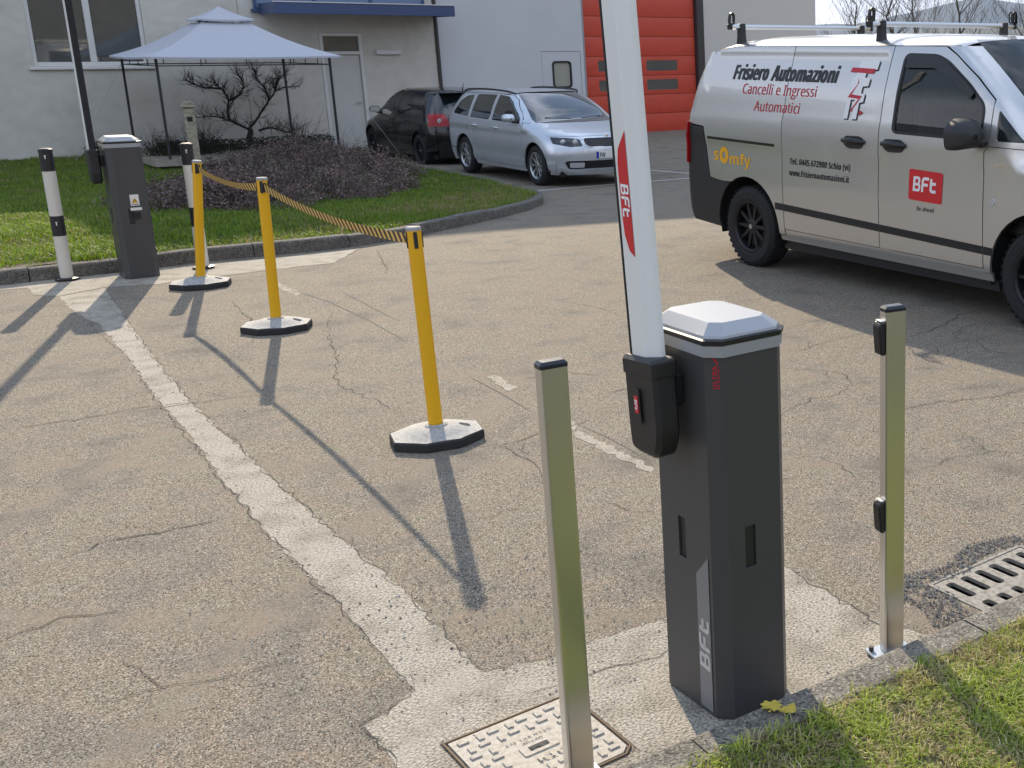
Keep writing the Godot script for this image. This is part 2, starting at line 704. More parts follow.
	mk("curtain", 0.35, 0.34, 0.28, 0.9)

	# barrier and posts
	m = mk("anthracite", 1, 1, 1, 0.42)
	world_map(m, 0.25, noise_tex(512, "simplex", 0.25, 71, ramp([[0.0, 0.050, 0.050, 0.053], [1.0, 0.064, 0.064, 0.067]]), 2), noise_tex(512, "simplex", 0.3, 72, null, 2), 0.01)
	mk("anthracite_dark", 0.016, 0.017, 0.019, 0.5)
	mk("band_grey", 0.33, 0.34, 0.36, 0.4)
	m = mk("lid_silver", 0.37, 0.385, 0.405, 0.34, 0.3)
	m = mk("boom_white", 0.78, 0.78, 0.76, 0.3)
	m = mk("boom_grey", 0.50, 0.51, 0.51, 0.4)
	mk("boot_black", 0.014, 0.014, 0.016, 0.45)
	mk("logo_white", 0.85, 0.85, 0.85, 0.5)
	mk("logo_red", 0.60, 0.018, 0.025, 0.4)
	mk("logo_silver", 0.55, 0.56, 0.57, 0.35, 0.3)
	m = mk("strip_grey", 0.21, 0.215, 0.23, 0.4, 0.2)
	m = mk("aluminium", 0.72, 0.72, 0.70, 0.30, 1.0)
	m.anisotropy_enabled = false
	mk("steel", 0.45, 0.46, 0.48, 0.35, 1.0)
	mk("zinc", 0.42, 0.47, 0.52, 0.4, 0.7)
	mk("cap_dark", 0.02, 0.022, 0.032, 0.25)
	mk("sensor_lens", 0.01, 0.006, 0.008, 0.1)
	mk("yellow_post", 0.78, 0.41, 0.004, 0.38)
	mk("tape_yellow", 0.74, 0.47, 0.12, 0.55)
	mk("tape_black", 0.045, 0.027, 0.02, 0.55)
	m = mk("base_dusty", 1, 1, 1, 0.8)
	world_map(m, 0.4, noise_tex(512, "simplex", 0.03, 73, ramp([[0.0, 0.20, 0.195, 0.18], [0.5, 0.36, 0.355, 0.34], [1.0, 0.46, 0.455, 0.44]]), 5), noise_tex(512, "simplex", 0.1, 74, null), 0.08)
	mk("base_rubber", 0.022, 0.022, 0.022, 0.75)
	mk("bollard_white", 0.66, 0.62, 0.54, 0.5)
	mk("bollard_black", 0.018, 0.018, 0.02, 0.45)
	mk("sticker_white", 0.75, 0.74, 0.70, 0.5)
	mk("sticker_yellow", 0.75, 0.50, 0.04, 0.5)
	m = mk("old_wood", 1, 1, 1, 0.85)
	world_map(m, 0.6, noise_tex(256, "simplex", 0.04, 75, ramp([[0.0, 0.16, 0.145, 0.10], [0.5, 0.34, 0.31, 0.23], [1.0, 0.46, 0.43, 0.34]]), 5))
	m = mk("cast_plate", 1, 1, 1, 0.75)
	world_map(m, 0.5, noise_tex(512, "simplex", 0.04, 76, ramp([[0.0, 0.30, 0.265, 0.22], [0.5, 0.42, 0.385, 0.33], [1.0, 0.50, 0.465, 0.40]]), 5), noise_tex(512, "simplex", 0.12, 77, null), 0.1)
	m = mk("cast_iron", 1, 1, 1, 0.7)
	world_map(m, 0.4, noise_tex(256, "simplex", 0.05, 78, ramp([[0.0, 0.14, 0.125, 0.105], [0.5, 0.27, 0.25, 0.215], [1.0, 0.36, 0.335, 0.29]]), 5))
	mk("rust", 0.17, 0.12, 0.075, 0.9)
	mk("pit", 0.02, 0.02, 0.02, 0.95)

	# gazebo
	m = mk("canvas", 0.50, 0.52, 0.575, 0.85)
	m.backlight_enabled = true
	m.backlight = Color(0.3, 0.31, 0.33)
	mk("gazebo_frame", 0.022, 0.022, 0.024, 0.5)
	mk("rope", 0.42, 0.42, 0.42, 0.8)

	# plants
	mk("bark", 0.075, 0.062, 0.052, 0.95)
	mk("bark_dark", 0.035, 0.030, 0.027, 0.95)
	mk("twig_pale", 0.20, 0.175, 0.14, 0.95)
	m = mk("leaf", 1, 1, 1, 0.75)
	m.vertex_color_use_as_albedo = true
	m.backlight_enabled = true
	m.backlight = Color(0.55, 0.55, 0.45)
	m = mk("blade", 1, 1, 1, 0.6)
	m.vertex_color_use_as_albedo = true
	m.backlight_enabled = true
	m.backlight = Color(0.95, 0.95, 0.7)
	m = mk("stone", 1, 1, 1, 0.85)
	m.vertex_color_use_as_albedo = true
	m = mk("hill", 1, 1, 1, 0.95)
	world_map(m, 400.0, noise_tex(512, "simplex", 0.02, 81, ramp([[0.0, 0.035, 0.045, 0.025], [0.5, 0.07, 0.075, 0.045], [1.0, 0.15, 0.14, 0.11]]), 6))

	m = mk("woods", 1, 1, 1, 0.95)
	world_map(m, 30.0, noise_tex(512, "simplex", 0.03, 82, ramp([[0.0, 0.05, 0.045, 0.03], [0.5, 0.13, 0.115, 0.085], [1.0, 0.24, 0.21, 0.16]]), 6))

	# vehicles
	paint("van_silver", 0.60, 0.595, 0.585, 0.75, 0.30)
	paint("estate_silver", 0.62, 0.66, 0.71, 0.55, 0.30)
	paint("hatch_black", 0.006, 0.007, 0.009, 0.0, 0.25)
	mk("plastic_dark", 0.022, 0.022, 0.024, 0.55)
	mk("plastic_black", 0.012, 0.012, 0.014, 0.4)
	mk("trim_stripe", 0.014, 0.014, 0.016, 0.5)
	mk("tyre", 0.016, 0.016, 0.017, 0.85)
	mk("rim_black", 0.014, 0.014, 0.016, 0.45, 0.2)
	mk("rim_silver", 0.52, 0.53, 0.54, 0.3, 0.9)
	mk("hub_silver", 0.55, 0.55, 0.56, 0.3, 0.9)
	glass("cab_glass", 0.02, 0.03, 0.03, 0.42)
	g = mk("car_glass", 0.008, 0.010, 0.011, 0.02)
	g.metallic_specular = 0.8
	g = mk("screen_glass", 0.02, 0.023, 0.025, 0.02)
	g.metallic_specular = 1.0
	g.clearcoat_enabled = true
	g.clearcoat = 1.0
	g.clearcoat_roughness = 0.01
	mk("seat", 0.02, 0.02, 0.022, 0.9)
	mk("liner", 0.010, 0.010, 0.010, 0.95)
	mk("red_lamp", 0.33, 0.005, 0.008, 0.08)
	mk("clear_lamp", 0.55, 0.56, 0.58, 0.12, 0.3)
	mk("lamp_dark", 0.06, 0.062, 0.07, 0.1, 0.3)
	mk("chrome", 0.8, 0.8, 0.8, 0.08, 1.0)
	mk("plate_white", 0.75, 0.75, 0.73, 0.5)
	mk("plate_blue", 0.01, 0.03, 0.35, 0.5)
	mk("print_black", 0.012, 0.012, 0.014, 0.45)
	mk("print_red", 0.50, 0.015, 0.03, 0.45)
	mk("print_yellow", 0.80, 0.40, 0.01, 0.45)
	mk("print_white", 0.80, 0.80, 0.80, 0.45)


# ---------------------------------------------------------------- ground

func T(depth: float) -> float:       # the yard falls gently towards the works
	return -0.335 * smoothstep(10.5, 18.0, depth) - 0.1 * clampf((depth - 18.0) / 12.0, 0.0, 1.0)


func on_ground(lift: float) -> Callable:
	return func(p: Vector2) -> Vector3: return Vector3(p.x, T(p.y) + lift, -p.y)


var drain_c := Vector2(0.483, 3.772)        # middle of the gully grate (x, depth)


func turned(list: Array, c: Vector2, deg: float) -> PackedVector2Array:
	# local (along the wall, away from the camera) to (x, depth)
	var a := deg_to_rad(deg)
	var ux := Vector2(cos(a), sin(a))
	var uy := Vector2(-sin(a), cos(a))
	var out := PackedVector2Array()
	for p in list:
		out.push_back(c + ux * p[0] + uy * p[1])
	return out


func build_ground() -> void:
	var m := MB.new()
	var hole := turned([[-0.245, -0.165], [0.245, -0.165], [0.245, 0.165], [-0.245, 0.165]], drain_c, A)
	patch(m, pv([[-14, -2], [9, -2], [9, 34], [-14, 34]]), [hole], 1.0, on_ground(0.0), -1.0)
	var xs := [-700, -250, -90, -40, -14, 9, 20, 45, 110, 300, 700]
	var zs := [-500, -150, -40, -2]
	for i in range(10, 35):
		zs.append(i)
	zs.append_array([60, 120, 260, 600, 1500, 4200])
	for i in xs.size() - 1:
		for j in zs.size() - 1:
			if xs[i] == -14 and zs[j] >= -2 and zs[j + 1] <= 34:
				continue
			var q := []
			for k in [[0, 0], [1, 0], [1, 1], [0, 1]]:
				var d: float = zs[j + k[1]]
				q.append(Vector3(xs[i + k[0]], T(d), -d))
			m.quad_out(q[0], q[1], q[2], q[3], Vector3.UP)
	structure("asphalt_yard", m, M.asphalt)

	# cement strip over the cable trench and the apron round the barrier foot
	var tr := MB.new()
	var trench := pv(ragged([[-6.206, 8.542], [-5.713, 8.002], [-5.296, 7.638], [-4.565, 6.782], [-3.883, 5.940], [-3.444, 5.454], [-2.891, 4.770], [-2.430, 4.237], [-2.108, 3.884], [-1.825, 3.581], [-1.586, 3.299], [-1.362, 3.048], [-1.394, 2.932], [-1.439, 2.857], [-1.391, 2.823], [-1.265, 2.669], [-1.151, 2.536], [-0.75, 2.52], [-0.45, 2.78], [-0.2, 3.0], [0.0, 3.17], [0.19, 3.325], [0.162, 3.382], [-0.010, 3.476], [-0.103, 3.603], [-0.157, 3.662], [-0.274, 3.810], [-0.330, 3.884], [-0.378, 3.810], [-0.711, 3.476], [-0.910, 3.324], [-1.014, 3.225], [-1.118, 3.178], [-1.192, 3.143], [-1.313, 3.280], [-1.586, 3.625], [-1.808, 3.851], [-2.073, 4.132], [-2.388, 4.462], [-2.842, 4.971], [-3.252, 5.424], [-3.711, 5.940], [-4.260, 6.600], [-5.091, 7.638], [-5.727, 8.435], [-6.074, 8.877]], 0.04, 0.008))
	patch(tr, trench, [turned([[-0.195, -0.195], [0.195, -0.195], [0.195, 0.195], [-0.195, 0.195]], manhole_c, A)], 0.6, on_ground(0.0015), -1.0)
	# crumbs of cement beside the strip
	var wet := MB.new()
	for i in 160:
		var k := rng.randi() % trench.size()
		var c: Vector2 = trench[k] + Vector2(rng.randfn(0, 0.028), rng.randfn(0, 0.028))
		var r := rng.randf_range(0.003, 0.009)
		var blot := PackedVector2Array()
		var n := 7
		for q in n:
			var an := TAU * q / n
			var rr := r * rng.randf_range(0.5, 1.2)
			blot.push_back(c + Vector2(cos(an) * rr, sin(an) * rr))
		var inside := Geometry2D.is_point_in_polygon(c, trench)
		patch(wet if inside else tr, blot, [], 1.0, on_ground(0.0028 if inside else 0.0024), -1.0)
	structure("cement_trench_strip", tr, M.cement)
	structure("worn_strip_edge", wet, M.asphalt)
	var fa := MB.new()
	patch(fa, pv(ragged([[-7.9, 7.75], [-6.92, 8.72], [-6.673, 8.877], [-6.447, 8.614], [-6.225, 8.56], [-6.09, 8.9], [-5.728, 9.034], [-5.448, 9.321], [-5.195, 9.582], [-4.75, 9.95], [-4.85, 10.7], [-5.398, 10.2], [-6.059, 9.75], [-6.669, 9.237], [-6.980, 8.954], [-8.0, 7.9]], 0.05, 0.010)), [], 0.6, on_ground(0.002), -1.0)
	structure("cement_apron", fa, M.cement)

	# cracks and the edges of the trench, laid as thin dark strips
	var cracks := [
		[[-3.93, 8.10], [-3.65, 7.44], [-3.31, 6.83], [-3.10, 6.35], [-2.88, 6.07], [-2.66, 5.89], [-2.43, 5.65]],
		[[-4.66, 10.62], [-4.34, 10.00], [-4.07, 9.45]],
		[[-4.32, 5.39], [-4.21, 5.52], [-4.04, 5.60], [-3.87, 5.78], [-3.62, 5.89]],
		[[-3.88, 5.71], [-3.65, 5.85], [-3.48, 5.96], [-3.31, 6.01]],
		[[-1.88, 5.17], [-1.72, 5.27], [-1.57, 5.42], [-1.45, 5.58]],
		[[-1.63, 4.31], [-1.51, 4.39], [-1.40, 4.48]],
		[[-1.79, 5.20], [-1.58, 4.97], [-1.45, 4.75]],
		[[-0.49, 5.63], [-0.42, 5.82], [-0.34, 5.94], [-0.19, 6.03], [-0.14, 6.20], [-0.01, 6.26]],
		[[-0.14, 6.20], [-0.18, 6.43], [-0.29, 6.49], [-0.44, 6.51], [-0.50, 6.56]],
		[[-0.59, 6.92], [-0.46, 6.97], [-0.32, 7.17], [-0.16, 7.33], [0.01, 7.50]],
		[[-0.62, 7.50], [-0.45, 7.73], [-0.24, 7.79]],
		[[0.22, 7.28], [0.33, 7.44], [0.48, 7.64], [0.60, 7.94], [0.80, 8.13]],
		[[0.24, 7.20], [0.38, 7.05], [0.52, 7.17], [0.65, 7.28], [0.80, 7.10], [0.97, 7.22]],
		[[0.38, 7.05], [0.40, 6.80], [0.54, 6.92]],
		[[0.52, 7.17], [0.59, 7.55], [0.76, 7.73], [0.92, 7.61]],
		[[0.65, 7.28], [0.69, 6.97], [0.83, 6.85], [0.93, 6.92]],
		[[0.19, 7.10], [0.30, 6.74], [0.42, 6.64]],
		[[0.35, 7.79], [0.60, 7.85], [0.86, 7.73]],
		[[-0.68, 8.99], [-0.49, 9.20], [-0.31, 9.36]],
		[[0.13, 5.75], [0.35, 5.89], [0.60, 5.96], [0.83, 6.11]],
		[[0.20, 4.87], [0.35, 5.02], [0.54, 5.10], [0.70, 5.10]],
		[[-3.02, 3.94], [-2.95, 4.11], [-2.80, 4.18], [-2.63, 4.31]],
		[[-2.81, 3.34], [-2.71, 3.48], [-2.51, 3.53]],
		[[-2.26, 2.99], [-2.12, 3.05], [-1.93, 3.15], [-1.78, 3.21]],
		[[-1.15, 4.52], [-1.01, 4.41], [-0.90, 4.39]],
		[[-0.38, 5.10], [-0.21, 5.00], [-0.07, 4.75]],
		[[-1.50, 6.01], [-1.32, 6.20], [-1.22, 6.30]],
		[[-4.84, 8.44], [-4.13, 7.50], [-3.99, 7.10]],
		[[-2.36, 8.44], [-2.00, 8.16], [-1.75, 7.85]],
		[[-1.31, 8.44], [-0.97, 8.03], [-0.70, 7.85]],
		[[-2.03, 6.30], [-1.84, 6.47], [-1.59, 6.39]],
	]
	var cm := MB.new()
	for l in cracks:
		crack(cm, l, rng.randf_range(0.003, 0.0068), 0.05)
		# a few hair cracks branch off
		if l.size() > 3:
			var p: Array = l[1 + rng.randi() % (l.size() - 2)]
			var q := [p[0] + rng.randf_range(-0.3, 0.3), p[1] + rng.randf_range(-0.35, 0.35)]
			crack(cm, [p, q], 0.0028, 0.05)
	for l in [[[-5.713, 8.002], [-4.565, 6.782], [-3.883, 5.940], [-2.891, 4.770], [-2.430, 4.237], [-2.108, 3.884], [-1.825, 3.581], [-1.586, 3.299], [-1.362, 3.048]], [[-5.787, 8.435], [-5.091, 7.638], [-4.260, 6.600], [-3.711, 5.940], [-2.842, 4.971], [-2.388, 4.462], [-2.073, 4.132], [-1.808, 3.851], [-1.586, 3.625], [-1.313, 3.280], [-1.192, 3.143], [-1.118, 3.178], [-1.014, 3.225], [-0.910, 3.324], [-0.711, 3.476]], [[-0.330, 3.884], [-0.274, 3.81], [-0.157, 3.662], [-0.010, 3.476], [0.16, 3.38]], [[-1.362, 3.048], [-1.394, 2.932], [-1.439, 2.857], [-1.391, 2.823], [-1.265, 2.669]], [[-1.05, 3.02], [-0.9, 3.12], [-0.72, 3.22], [-0.62, 3.3]]]:
		crack(cm, l, 0.0036, 0.04, 0.016)
	var cr := structure("pavement_crack", cm, M.crack_dark)
	cr.set_meta("kind", "stuff")
	tag(cr, "dark cracks running across the worn asphalt", "crack")

	# saw cuts of the detection loops and remains of paint
	for l in [[[-4.648, 8.877], [-4.059, 8.366], [-3.475, 7.726], [-2.975, 7.122]], [[-2.352, 6.386], [-2.060, 6.051], [-1.777, 5.696]], [[-1.503, 5.517], [-1.273, 5.274], [-1.022, 4.971]], [[-4.15, 8.75], [-3.3, 7.75]], [[-0.787, 4.868], [-0.593, 4.746], [-0.331, 4.770]]]:
		var sc := MB.new()
		crack(sc, l, 0.009, 0.3, 0.003, 0.0018)
		structure("saw_cut", sc, M.tar)
	for l in [[[-1.753, 5.833], [-1.494, 5.501], [-1.497, 5.393], [-1.756, 5.713]], [[-1.482, 5.434], [-0.999, 4.899], [-0.993, 4.819], [-1.467, 5.333]], [[-4.930, 9.196], [-4.457, 8.725], [-4.408, 8.578], [-4.863, 9.034]], [[-2.2, 6.42], [-2.0, 6.15], [-2.03, 6.09], [-2.24, 6.36]]]:
		var pm := MB.new()
		patch(pm, pv(ragged(l, 0.03, 0.014)), [], 0.5, on_ground(0.0014), -1.0)
		structure("paint_remnant", pm, M.cement)
	# bay lines beside the parked estate car
	for l in [[[-5.35, 17.75], [-2.6, 20.3]], [[-4.7, 21.6], [-2.75, 20.15]], [[-6.5, 23.2], [-4.6, 21.5]]]:
		var a := Vector2(l[0][0], l[0][1])
		var b := Vector2(l[1][0], l[1][1])
		var w := (b - a).normalized().orthogonal() * 0.05
		var pm := MB.new()
		patch(pm, PackedVector2Array([a - w, b - w, b + w, a + w]), [], 0.6, on_ground(0.005), -1.0)
		structure("bay_line", pm, M.worn_paint)


func ragged(list: Array, step: float, amount: float) -> Array:
	var out := []
	for i in list.size():
		var a := Vector2(list[i][0], list[i][1])
		var j := (i + 1) % list.size()
		var b := Vector2(list[j][0], list[j][1])
		var k := maxi(1, roundi(a.distance_to(b) / step))
		for s in k:
			var p := a.lerp(b, float(s) / k) + Vector2(rng.randf_range(-amount, amount), rng.randf_range(-amount, amount))
			out.append([p.x, p.y])
	return out


func crack(m: MB, list: Array, w: float, step: float, wander := 0.018, lift := 0.0035) -> void:
	var pts := []
	for i in list.size() - 1:
		var a := Vector2(list[i][0], list[i][1])
		var b := Vector2(list[i + 1][0], list[i + 1][1])
		var k := maxi(1, roundi(a.distance_to(b) / step))
		for s in k:
			pts.append(a.lerp(b, float(s) / k) + Vector2(rng.randf_range(-wander, wander), rng.randf_range(-wander, wander)))
	pts.append(Vector2(list[-1][0], list[-1][1]))
	var pl := Vector3.ZERO
	var pr := Vector3.ZERO
	for i in pts.size():
		var d: Vector2 = (pts[mini(i + 1, pts.size() - 1)] - pts[maxi(i - 1, 0)]).normalized().orthogonal()
		var f := 1.0 - pow(absf(2.0 * i / maxf(1.0, pts.size() - 1) - 1.0), 4.0) * 0.85
		var hw := w * 0.5 * f * rng.randf_range(0.45, 1.3)
		var l: Vector2 = pts[i] + d * hw
		var r: Vector2 = pts[i] - d * hw
		var L := Vector3(l.x, T(l.y) + lift, -l.y)
		var R := Vector3(r.x, T(r.y) + lift, -r.y)
		if i > 0:
			m.quad_out(pl, pr, R, L, Vector3.UP)
		pl = L
		pr = R


func kerb_run(called: String, pts: Array, wide: float, high: float, stone: float, inward: float, mat: Material) -> Node3D:
	# a row of kerb stones; pts (x, depth) follow the road face, the stones lie on the side given by inward
	var o := Node3D.new()
	o.name = numbered(called)
	o.set_meta("kind", "structure")
	add_child(o)
	var path := [Vector2(pts[0][0], pts[0][1])]
	for i in pts.size() - 1:
		var a := Vector2(pts[i][0], pts[i][1])
		var b := Vector2(pts[i + 1][0], pts[i + 1][1])
		var k := maxi(1, roundi(a.distance_to(b) / 0.1))
		for s in k:
			path.append(a.lerp(b, float(s + 1) / k))
	var i := 0
	while i < path.size() - 2:
		var j := i
		var run := 0.0
		while j < path.size() - 1 and run < stone:
			run += path[j].distance_to(path[j + 1])
			j += 1
		var m := MB.new()
		var dy := rng.randf_range(-0.006, 0.006)
		var cols := []
		var cnt := maxi(1, roundi((j - i) / 3.0))
		for s in cnt + 1:
			var at: Vector2 = path[i + roundi(float(j - i) * s / cnt)]
			var k0: int = clampi(i + roundi(float(j - i) * s / cnt), 1, path.size() - 2)
			var d: Vector2 = (path[k0 + 1] - path[k0 - 1]).normalized()
			if s == 0:
				at += d * 0.004
			if s == cnt:
				at -= d * 0.004
			var nn := d.orthogonal() * inward
			var y := T(at.y) + dy
			var sec := []
			var b := 0.014
			var wob := rng.randf_range(-0.002, 0.002)
			for q in [[0.0, -0.12], [0.0, high - b * 1.6], [b * 0.45, high - b * 0.5], [b * 1.5, high], [wide - b, high], [wide, high - b], [wide, -0.12]]:
				var p: Vector2 = at + nn * (q[0] + wob)
				sec.append(Vector3(p.x, y + q[1], -p.y))
			cols.append(sec)
		for s in cnt:
			for e in 6:
				var o2: Vector3 = (cols[s][e] + cols[s + 1][e + 1]) * 0.5 - (cols[s][0] + cols[s][6]) * 0.5
				m.quad_out(cols[s][e], cols[s + 1][e], cols[s + 1][e + 1], cols[s][e + 1], o2)
		for s in [0, cnt]:
			for e in range(1, 6):
				m.flat(cols[s][0], cols[s][e], cols[s][e + 1])
		part(o, "kerb_stone", m, mat)
		i = j
	return o


# ---------------------------------------------------------------- the works building

func build_works() -> void:
	var O := V(-16.8, 0.0, 22.1)           # where the wall crosses the left edge of the picture
	var base := -0.45
	var cream := thing("office_building", "cream rendered works building with red sectional door and blue canopy", "building", O, A)
	# wall sheets with real openings; u runs along the wall, the front faces local +z
	var wall := func(called: String, u0: float, u1: float, y0: float, y1: float, holes: Array, mat: Material, z := 0.0, deep := 0.28) -> void:
		var m := MB.new()
		var f := func(p: Vector2) -> Vector3: return Vector3(p.x, p.y, z)
		patch(m, pv([[u0, y0], [u1, y0], [u1, y1], [u0, y1]]), holes, 2.0, f, 1.0, deep)
		part(cream, called, m, mat)
	var win := pv([[0.86, 1.46], [2.79, 1.46], [2.79, 3.6], [0.86, 3.6]])
	var door := pv([[6.11, base], [7.03, base], [7.03, 2.14], [6.11, 2.14]])
	var win0 := pv([[-4.6, 1.46], [-2.6, 1.46], [-2.6, 3.6], [-4.6, 3.6]])
	wall.call("wall", -30.0, 4.55, base - 0.3, 6.95, [win, win0], M.render_cream)
	wall.call("wall", 4.558, 8.70, base - 0.3, 9.2, [door], M.render_cream, 0.012)
	var small := pv([[11.41, base], [12.50, base], [12.50, 1.72], [11.41, 1.72]])
	wall.call("wall", 8.80, 12.595, base - 0.3, 9.2, [small], M.panel_grey, -0.05)
	wall.call("wall", 16.36, 20.4, base - 0.3, 9.2, [], M.panel_light, -0.05)
	wall.call("wall", 12.605, 16.35, 3.58, 9.2, [], M.panel_grey, -0.05)
	# roofs and the back of the blocks, which throw the long shade over the yard
	var rm := MB.new()
	bbox(rm, Vector3(-30.0, 6.77, -14.0), Vector3(4.5, 7.0, 0.06), 0.02)
	part(cream, "roof_slab", rm, M.plinth)
	rm = MB.new()
	bbox(rm, Vector3(4.52, 9.02, -14.0), Vector3(20.45, 9.28, 0.06), 0.02)
	part(cream, "roof_slab", rm, M.plinth)
	rm = MB.new()
	for w in [[-30.0, -14.2, 20.4, -14.0], [20.2, -14.0, 20.39, -0.34], [-30.0, -14.0, -29.8, -0.3], [4.3, -14.0, 4.5, -0.35]]:
		bbox(rm, Vector3(w[0], base - 0.3, w[1]), Vector3(w[2], 9.0 if w[0] > 0.0 else 6.75, w[3]))
	part(cream, "rear_wall", rm, M.render_cream)
	rm = MB.new()
	bbox(rm, Vector3(-30.0, base - 0.3, 0.0), Vector3(4.54, base + 0.16, 0.022), 0.006)
	bbox(rm, Vector3(4.56, base - 0.3, 0.013), Vector3(6.08, base + 0.16, 0.036), 0.006)
	bbox(rm, Vector3(7.06, base - 0.3, 0.013), Vector3(8.69, base + 0.16, 0.036), 0.006)
	part(cream, "plinth", rm, M.plinth)

	# windows
	for u0 in [0.86, -4.6]:
		var w := Node3D.new()
		w.name = "window"
		cream.add_child(w, true)
		var x1: float = u0 + 1.93
		var fm := MB.new()
		for r in [[u0, 1.46, u0 + 0.075, 3.6], [x1 - 0.075, 1.46, x1, 3.6], [u0 + 0.075, 1.46, x1 - 0.075, 1.545], [u0 + 0.075, 3.52, x1 - 0.075, 3.6], [u0 + 0.95, 1.545, u0 + 1.06, 3.52]]:
			bbox(fm, Vector3(r[0], r[1], -0.11), Vector3(r[2], r[3], -0.04), 0.008)
		part(w, "frame", fm, M.frame_white)
		for q in [[u0 + 0.075, u0 + 0.95], [u0 + 1.06, x1 - 0.075]]:
			var pm := MB.new()
			bbox(pm, Vector3(q[0], 1.545, -0.095), Vector3(q[1], 3.52, -0.08))
			part(w, "pane", pm, M.pane)
		var sm := MB.new()
		bbox(sm, Vector3(u0 - 0.07, 1.40, -0.10), Vector3(x1 + 0.12, 1.455, 0.06), 0.008)
		part(w, "sill", sm, M.frame_white)

	# office door with its fanlight
	var d := Node3D.new()
	d.name = "door"
	cream.add_child(d, true)
	var dm := MB.new()
	for r in [[6.115, base, 6.185, 2.135], [6.955, base, 7.025, 2.135], [6.185, 2.065, 6.955, 2.135], [6.185, 1.665, 6.955, 1.735]]:
		bbox(dm, Vector3(r[0], r[1], -0.10), Vector3(r[2], r[3], 0.03), 0.006)
	part(d, "frame", dm, M.frame_white)
	dm = MB.new()
	bbox(dm, Vector3(6.19, base + 0.02, -0.08), Vector3(6.95, 1.66, -0.035), 0.006)
	part(d, "door_leaf", dm, M.door_white)
	dm = MB.new()
	bbox(dm, Vector3(6.19, 1.74, -0.07), Vector3(6.95, 2.06, -0.055))
	part(d, "fanlight", dm, M.pane)
	dm = MB.new()
	tube(dm, [Vector3(6.88, 0.6, -0.035), Vector3(6.88, 0.6, 0.02), Vector3(6.76, 0.6, 0.02)], [0.012], 8, true)
	part(d, "handle", dm, M.steel)

	# wall lamp, down pipe
	dm = MB.new()
	bbox(dm, Vector3(7.3, 1.66, 0.014), Vector3(7.86, 1.76, 0.10), 0.012)
	part(cream, "wall_lamp", dm, M.frame_white)
	dm = MB.new()
	tube(dm, [Vector3(8.75, base + 0.05, 0.03), Vector3(8.75, 9.0, 0.03)], [0.042], 10, true)
	part(cream, "down_pipe", dm, M.pipe_dark)

	# blue canopy over the door
	var cp := Node3D.new()
	cp.name = "canopy"
	cream.add_child(cp, true)
	dm = MB.new()
	bbox(dm, Vector3(4.95, 2.50, 1.16), Vector3(8.74, 2.73, 1.20), 0.006)
	bbox(dm, Vector3(4.95, 2.50, 0.03), Vector3(4.99, 2.73, 1.155), 0.006)
	bbox(dm, Vector3(8.70, 2.50, 0.03), Vector3(8.74, 2.73, 1.155), 0.006)
	part(cp, "fascia", dm, M.blue_sheet)
	dm = MB.new()
	bbox(dm, Vector3(4.99, 2.69, 0.03), Vector3(8.70, 2.715, 1.155))
	part(cp, "roof_sheet", dm, M.blue_pale)
	dm = MB.new()
	bbox(dm, Vector3(4.93, 2.732, 1.13), Vector3(8.76, 2.752, 1.215), 0.004)
	part(cp, "edge_trim", dm, M.frame_white)
	# blue glazed panel above the canopy
	dm = MB.new()
	bbox(dm, Vector3(4.85, 2.62, 0.014), Vector3(8.5, 3.9, 0.07), 0.01)
	part(cream, "blue_panel", dm, M.blue_pale)
	dm = MB.new()
	for u in [4.85, 6.05, 7.25, 8.44]:
		bbox(dm, Vector3(u, 2.60, 0.071), Vector3(u + 0.06, 3.9, 0.10), 0.006)
	bbox(dm, Vector3(4.80, 2.55, 0.014), Vector3(8.55, 2.615, 0.12), 0.006)
	part(cream, "panel_frame", dm, M.blue_sheet)

	# small service door in the grey wall
	var sd := Node3D.new()
	sd.name = "door"
	cream.add_child(sd, true)
	dm = MB.new()
	var sf := func(p: Vector2) -> Vector3: return Vector3(p.x, p.y, -0.058)
	patch(dm, pv([[11.42, base + 0.02], [12.49, base + 0.02], [12.49, 1.71], [11.42, 1.71]]), [rounded([[11.72, 0.83], [12.2, 0.83], [12.2, 1.45], [11.72, 1.45]], 0.09)], 0.4, sf, 1.0, 0.04)
	part(sd, "door_leaf", dm, M.panel_grey)
	dm = MB.new()
	var ring := rounded([[11.69, 0.80], [12.23, 0.80], [12.23, 1.48], [11.69, 1.48]], 0.11)
	patch(dm, ring, [rounded([[11.735, 0.845], [12.185, 0.845], [12.185, 1.435], [11.735, 1.435]], 0.08)], 0.1, func(p: Vector2) -> Vector3: return Vector3(p.x, p.y, -0.045), 1.0, 0.03)
	part(sd, "window_seal", dm, M.rubber)
	dm = MB.new()
	bbox(dm, Vector3(11.72, 0.83, -0.085), Vector3(12.2, 1.45, -0.075))
	part(sd, "pane", dm, M.curtain)
	dm = MB.new()
	tube(dm, [Vector3(12.42, 0.62, -0.055), Vector3(12.42, 0.62, 0.0), Vector3(12.3, 0.62, 0.0)], [0.014], 8, true)
	part(sd, "handle", dm, M.rubber)

	# red sectional door, each panel a piece of its own
	var rd := Node3D.new()
	rd.name = "sectional_door"
	cream.add_child(rd, true)
	var row := 0
	var y := -0.455
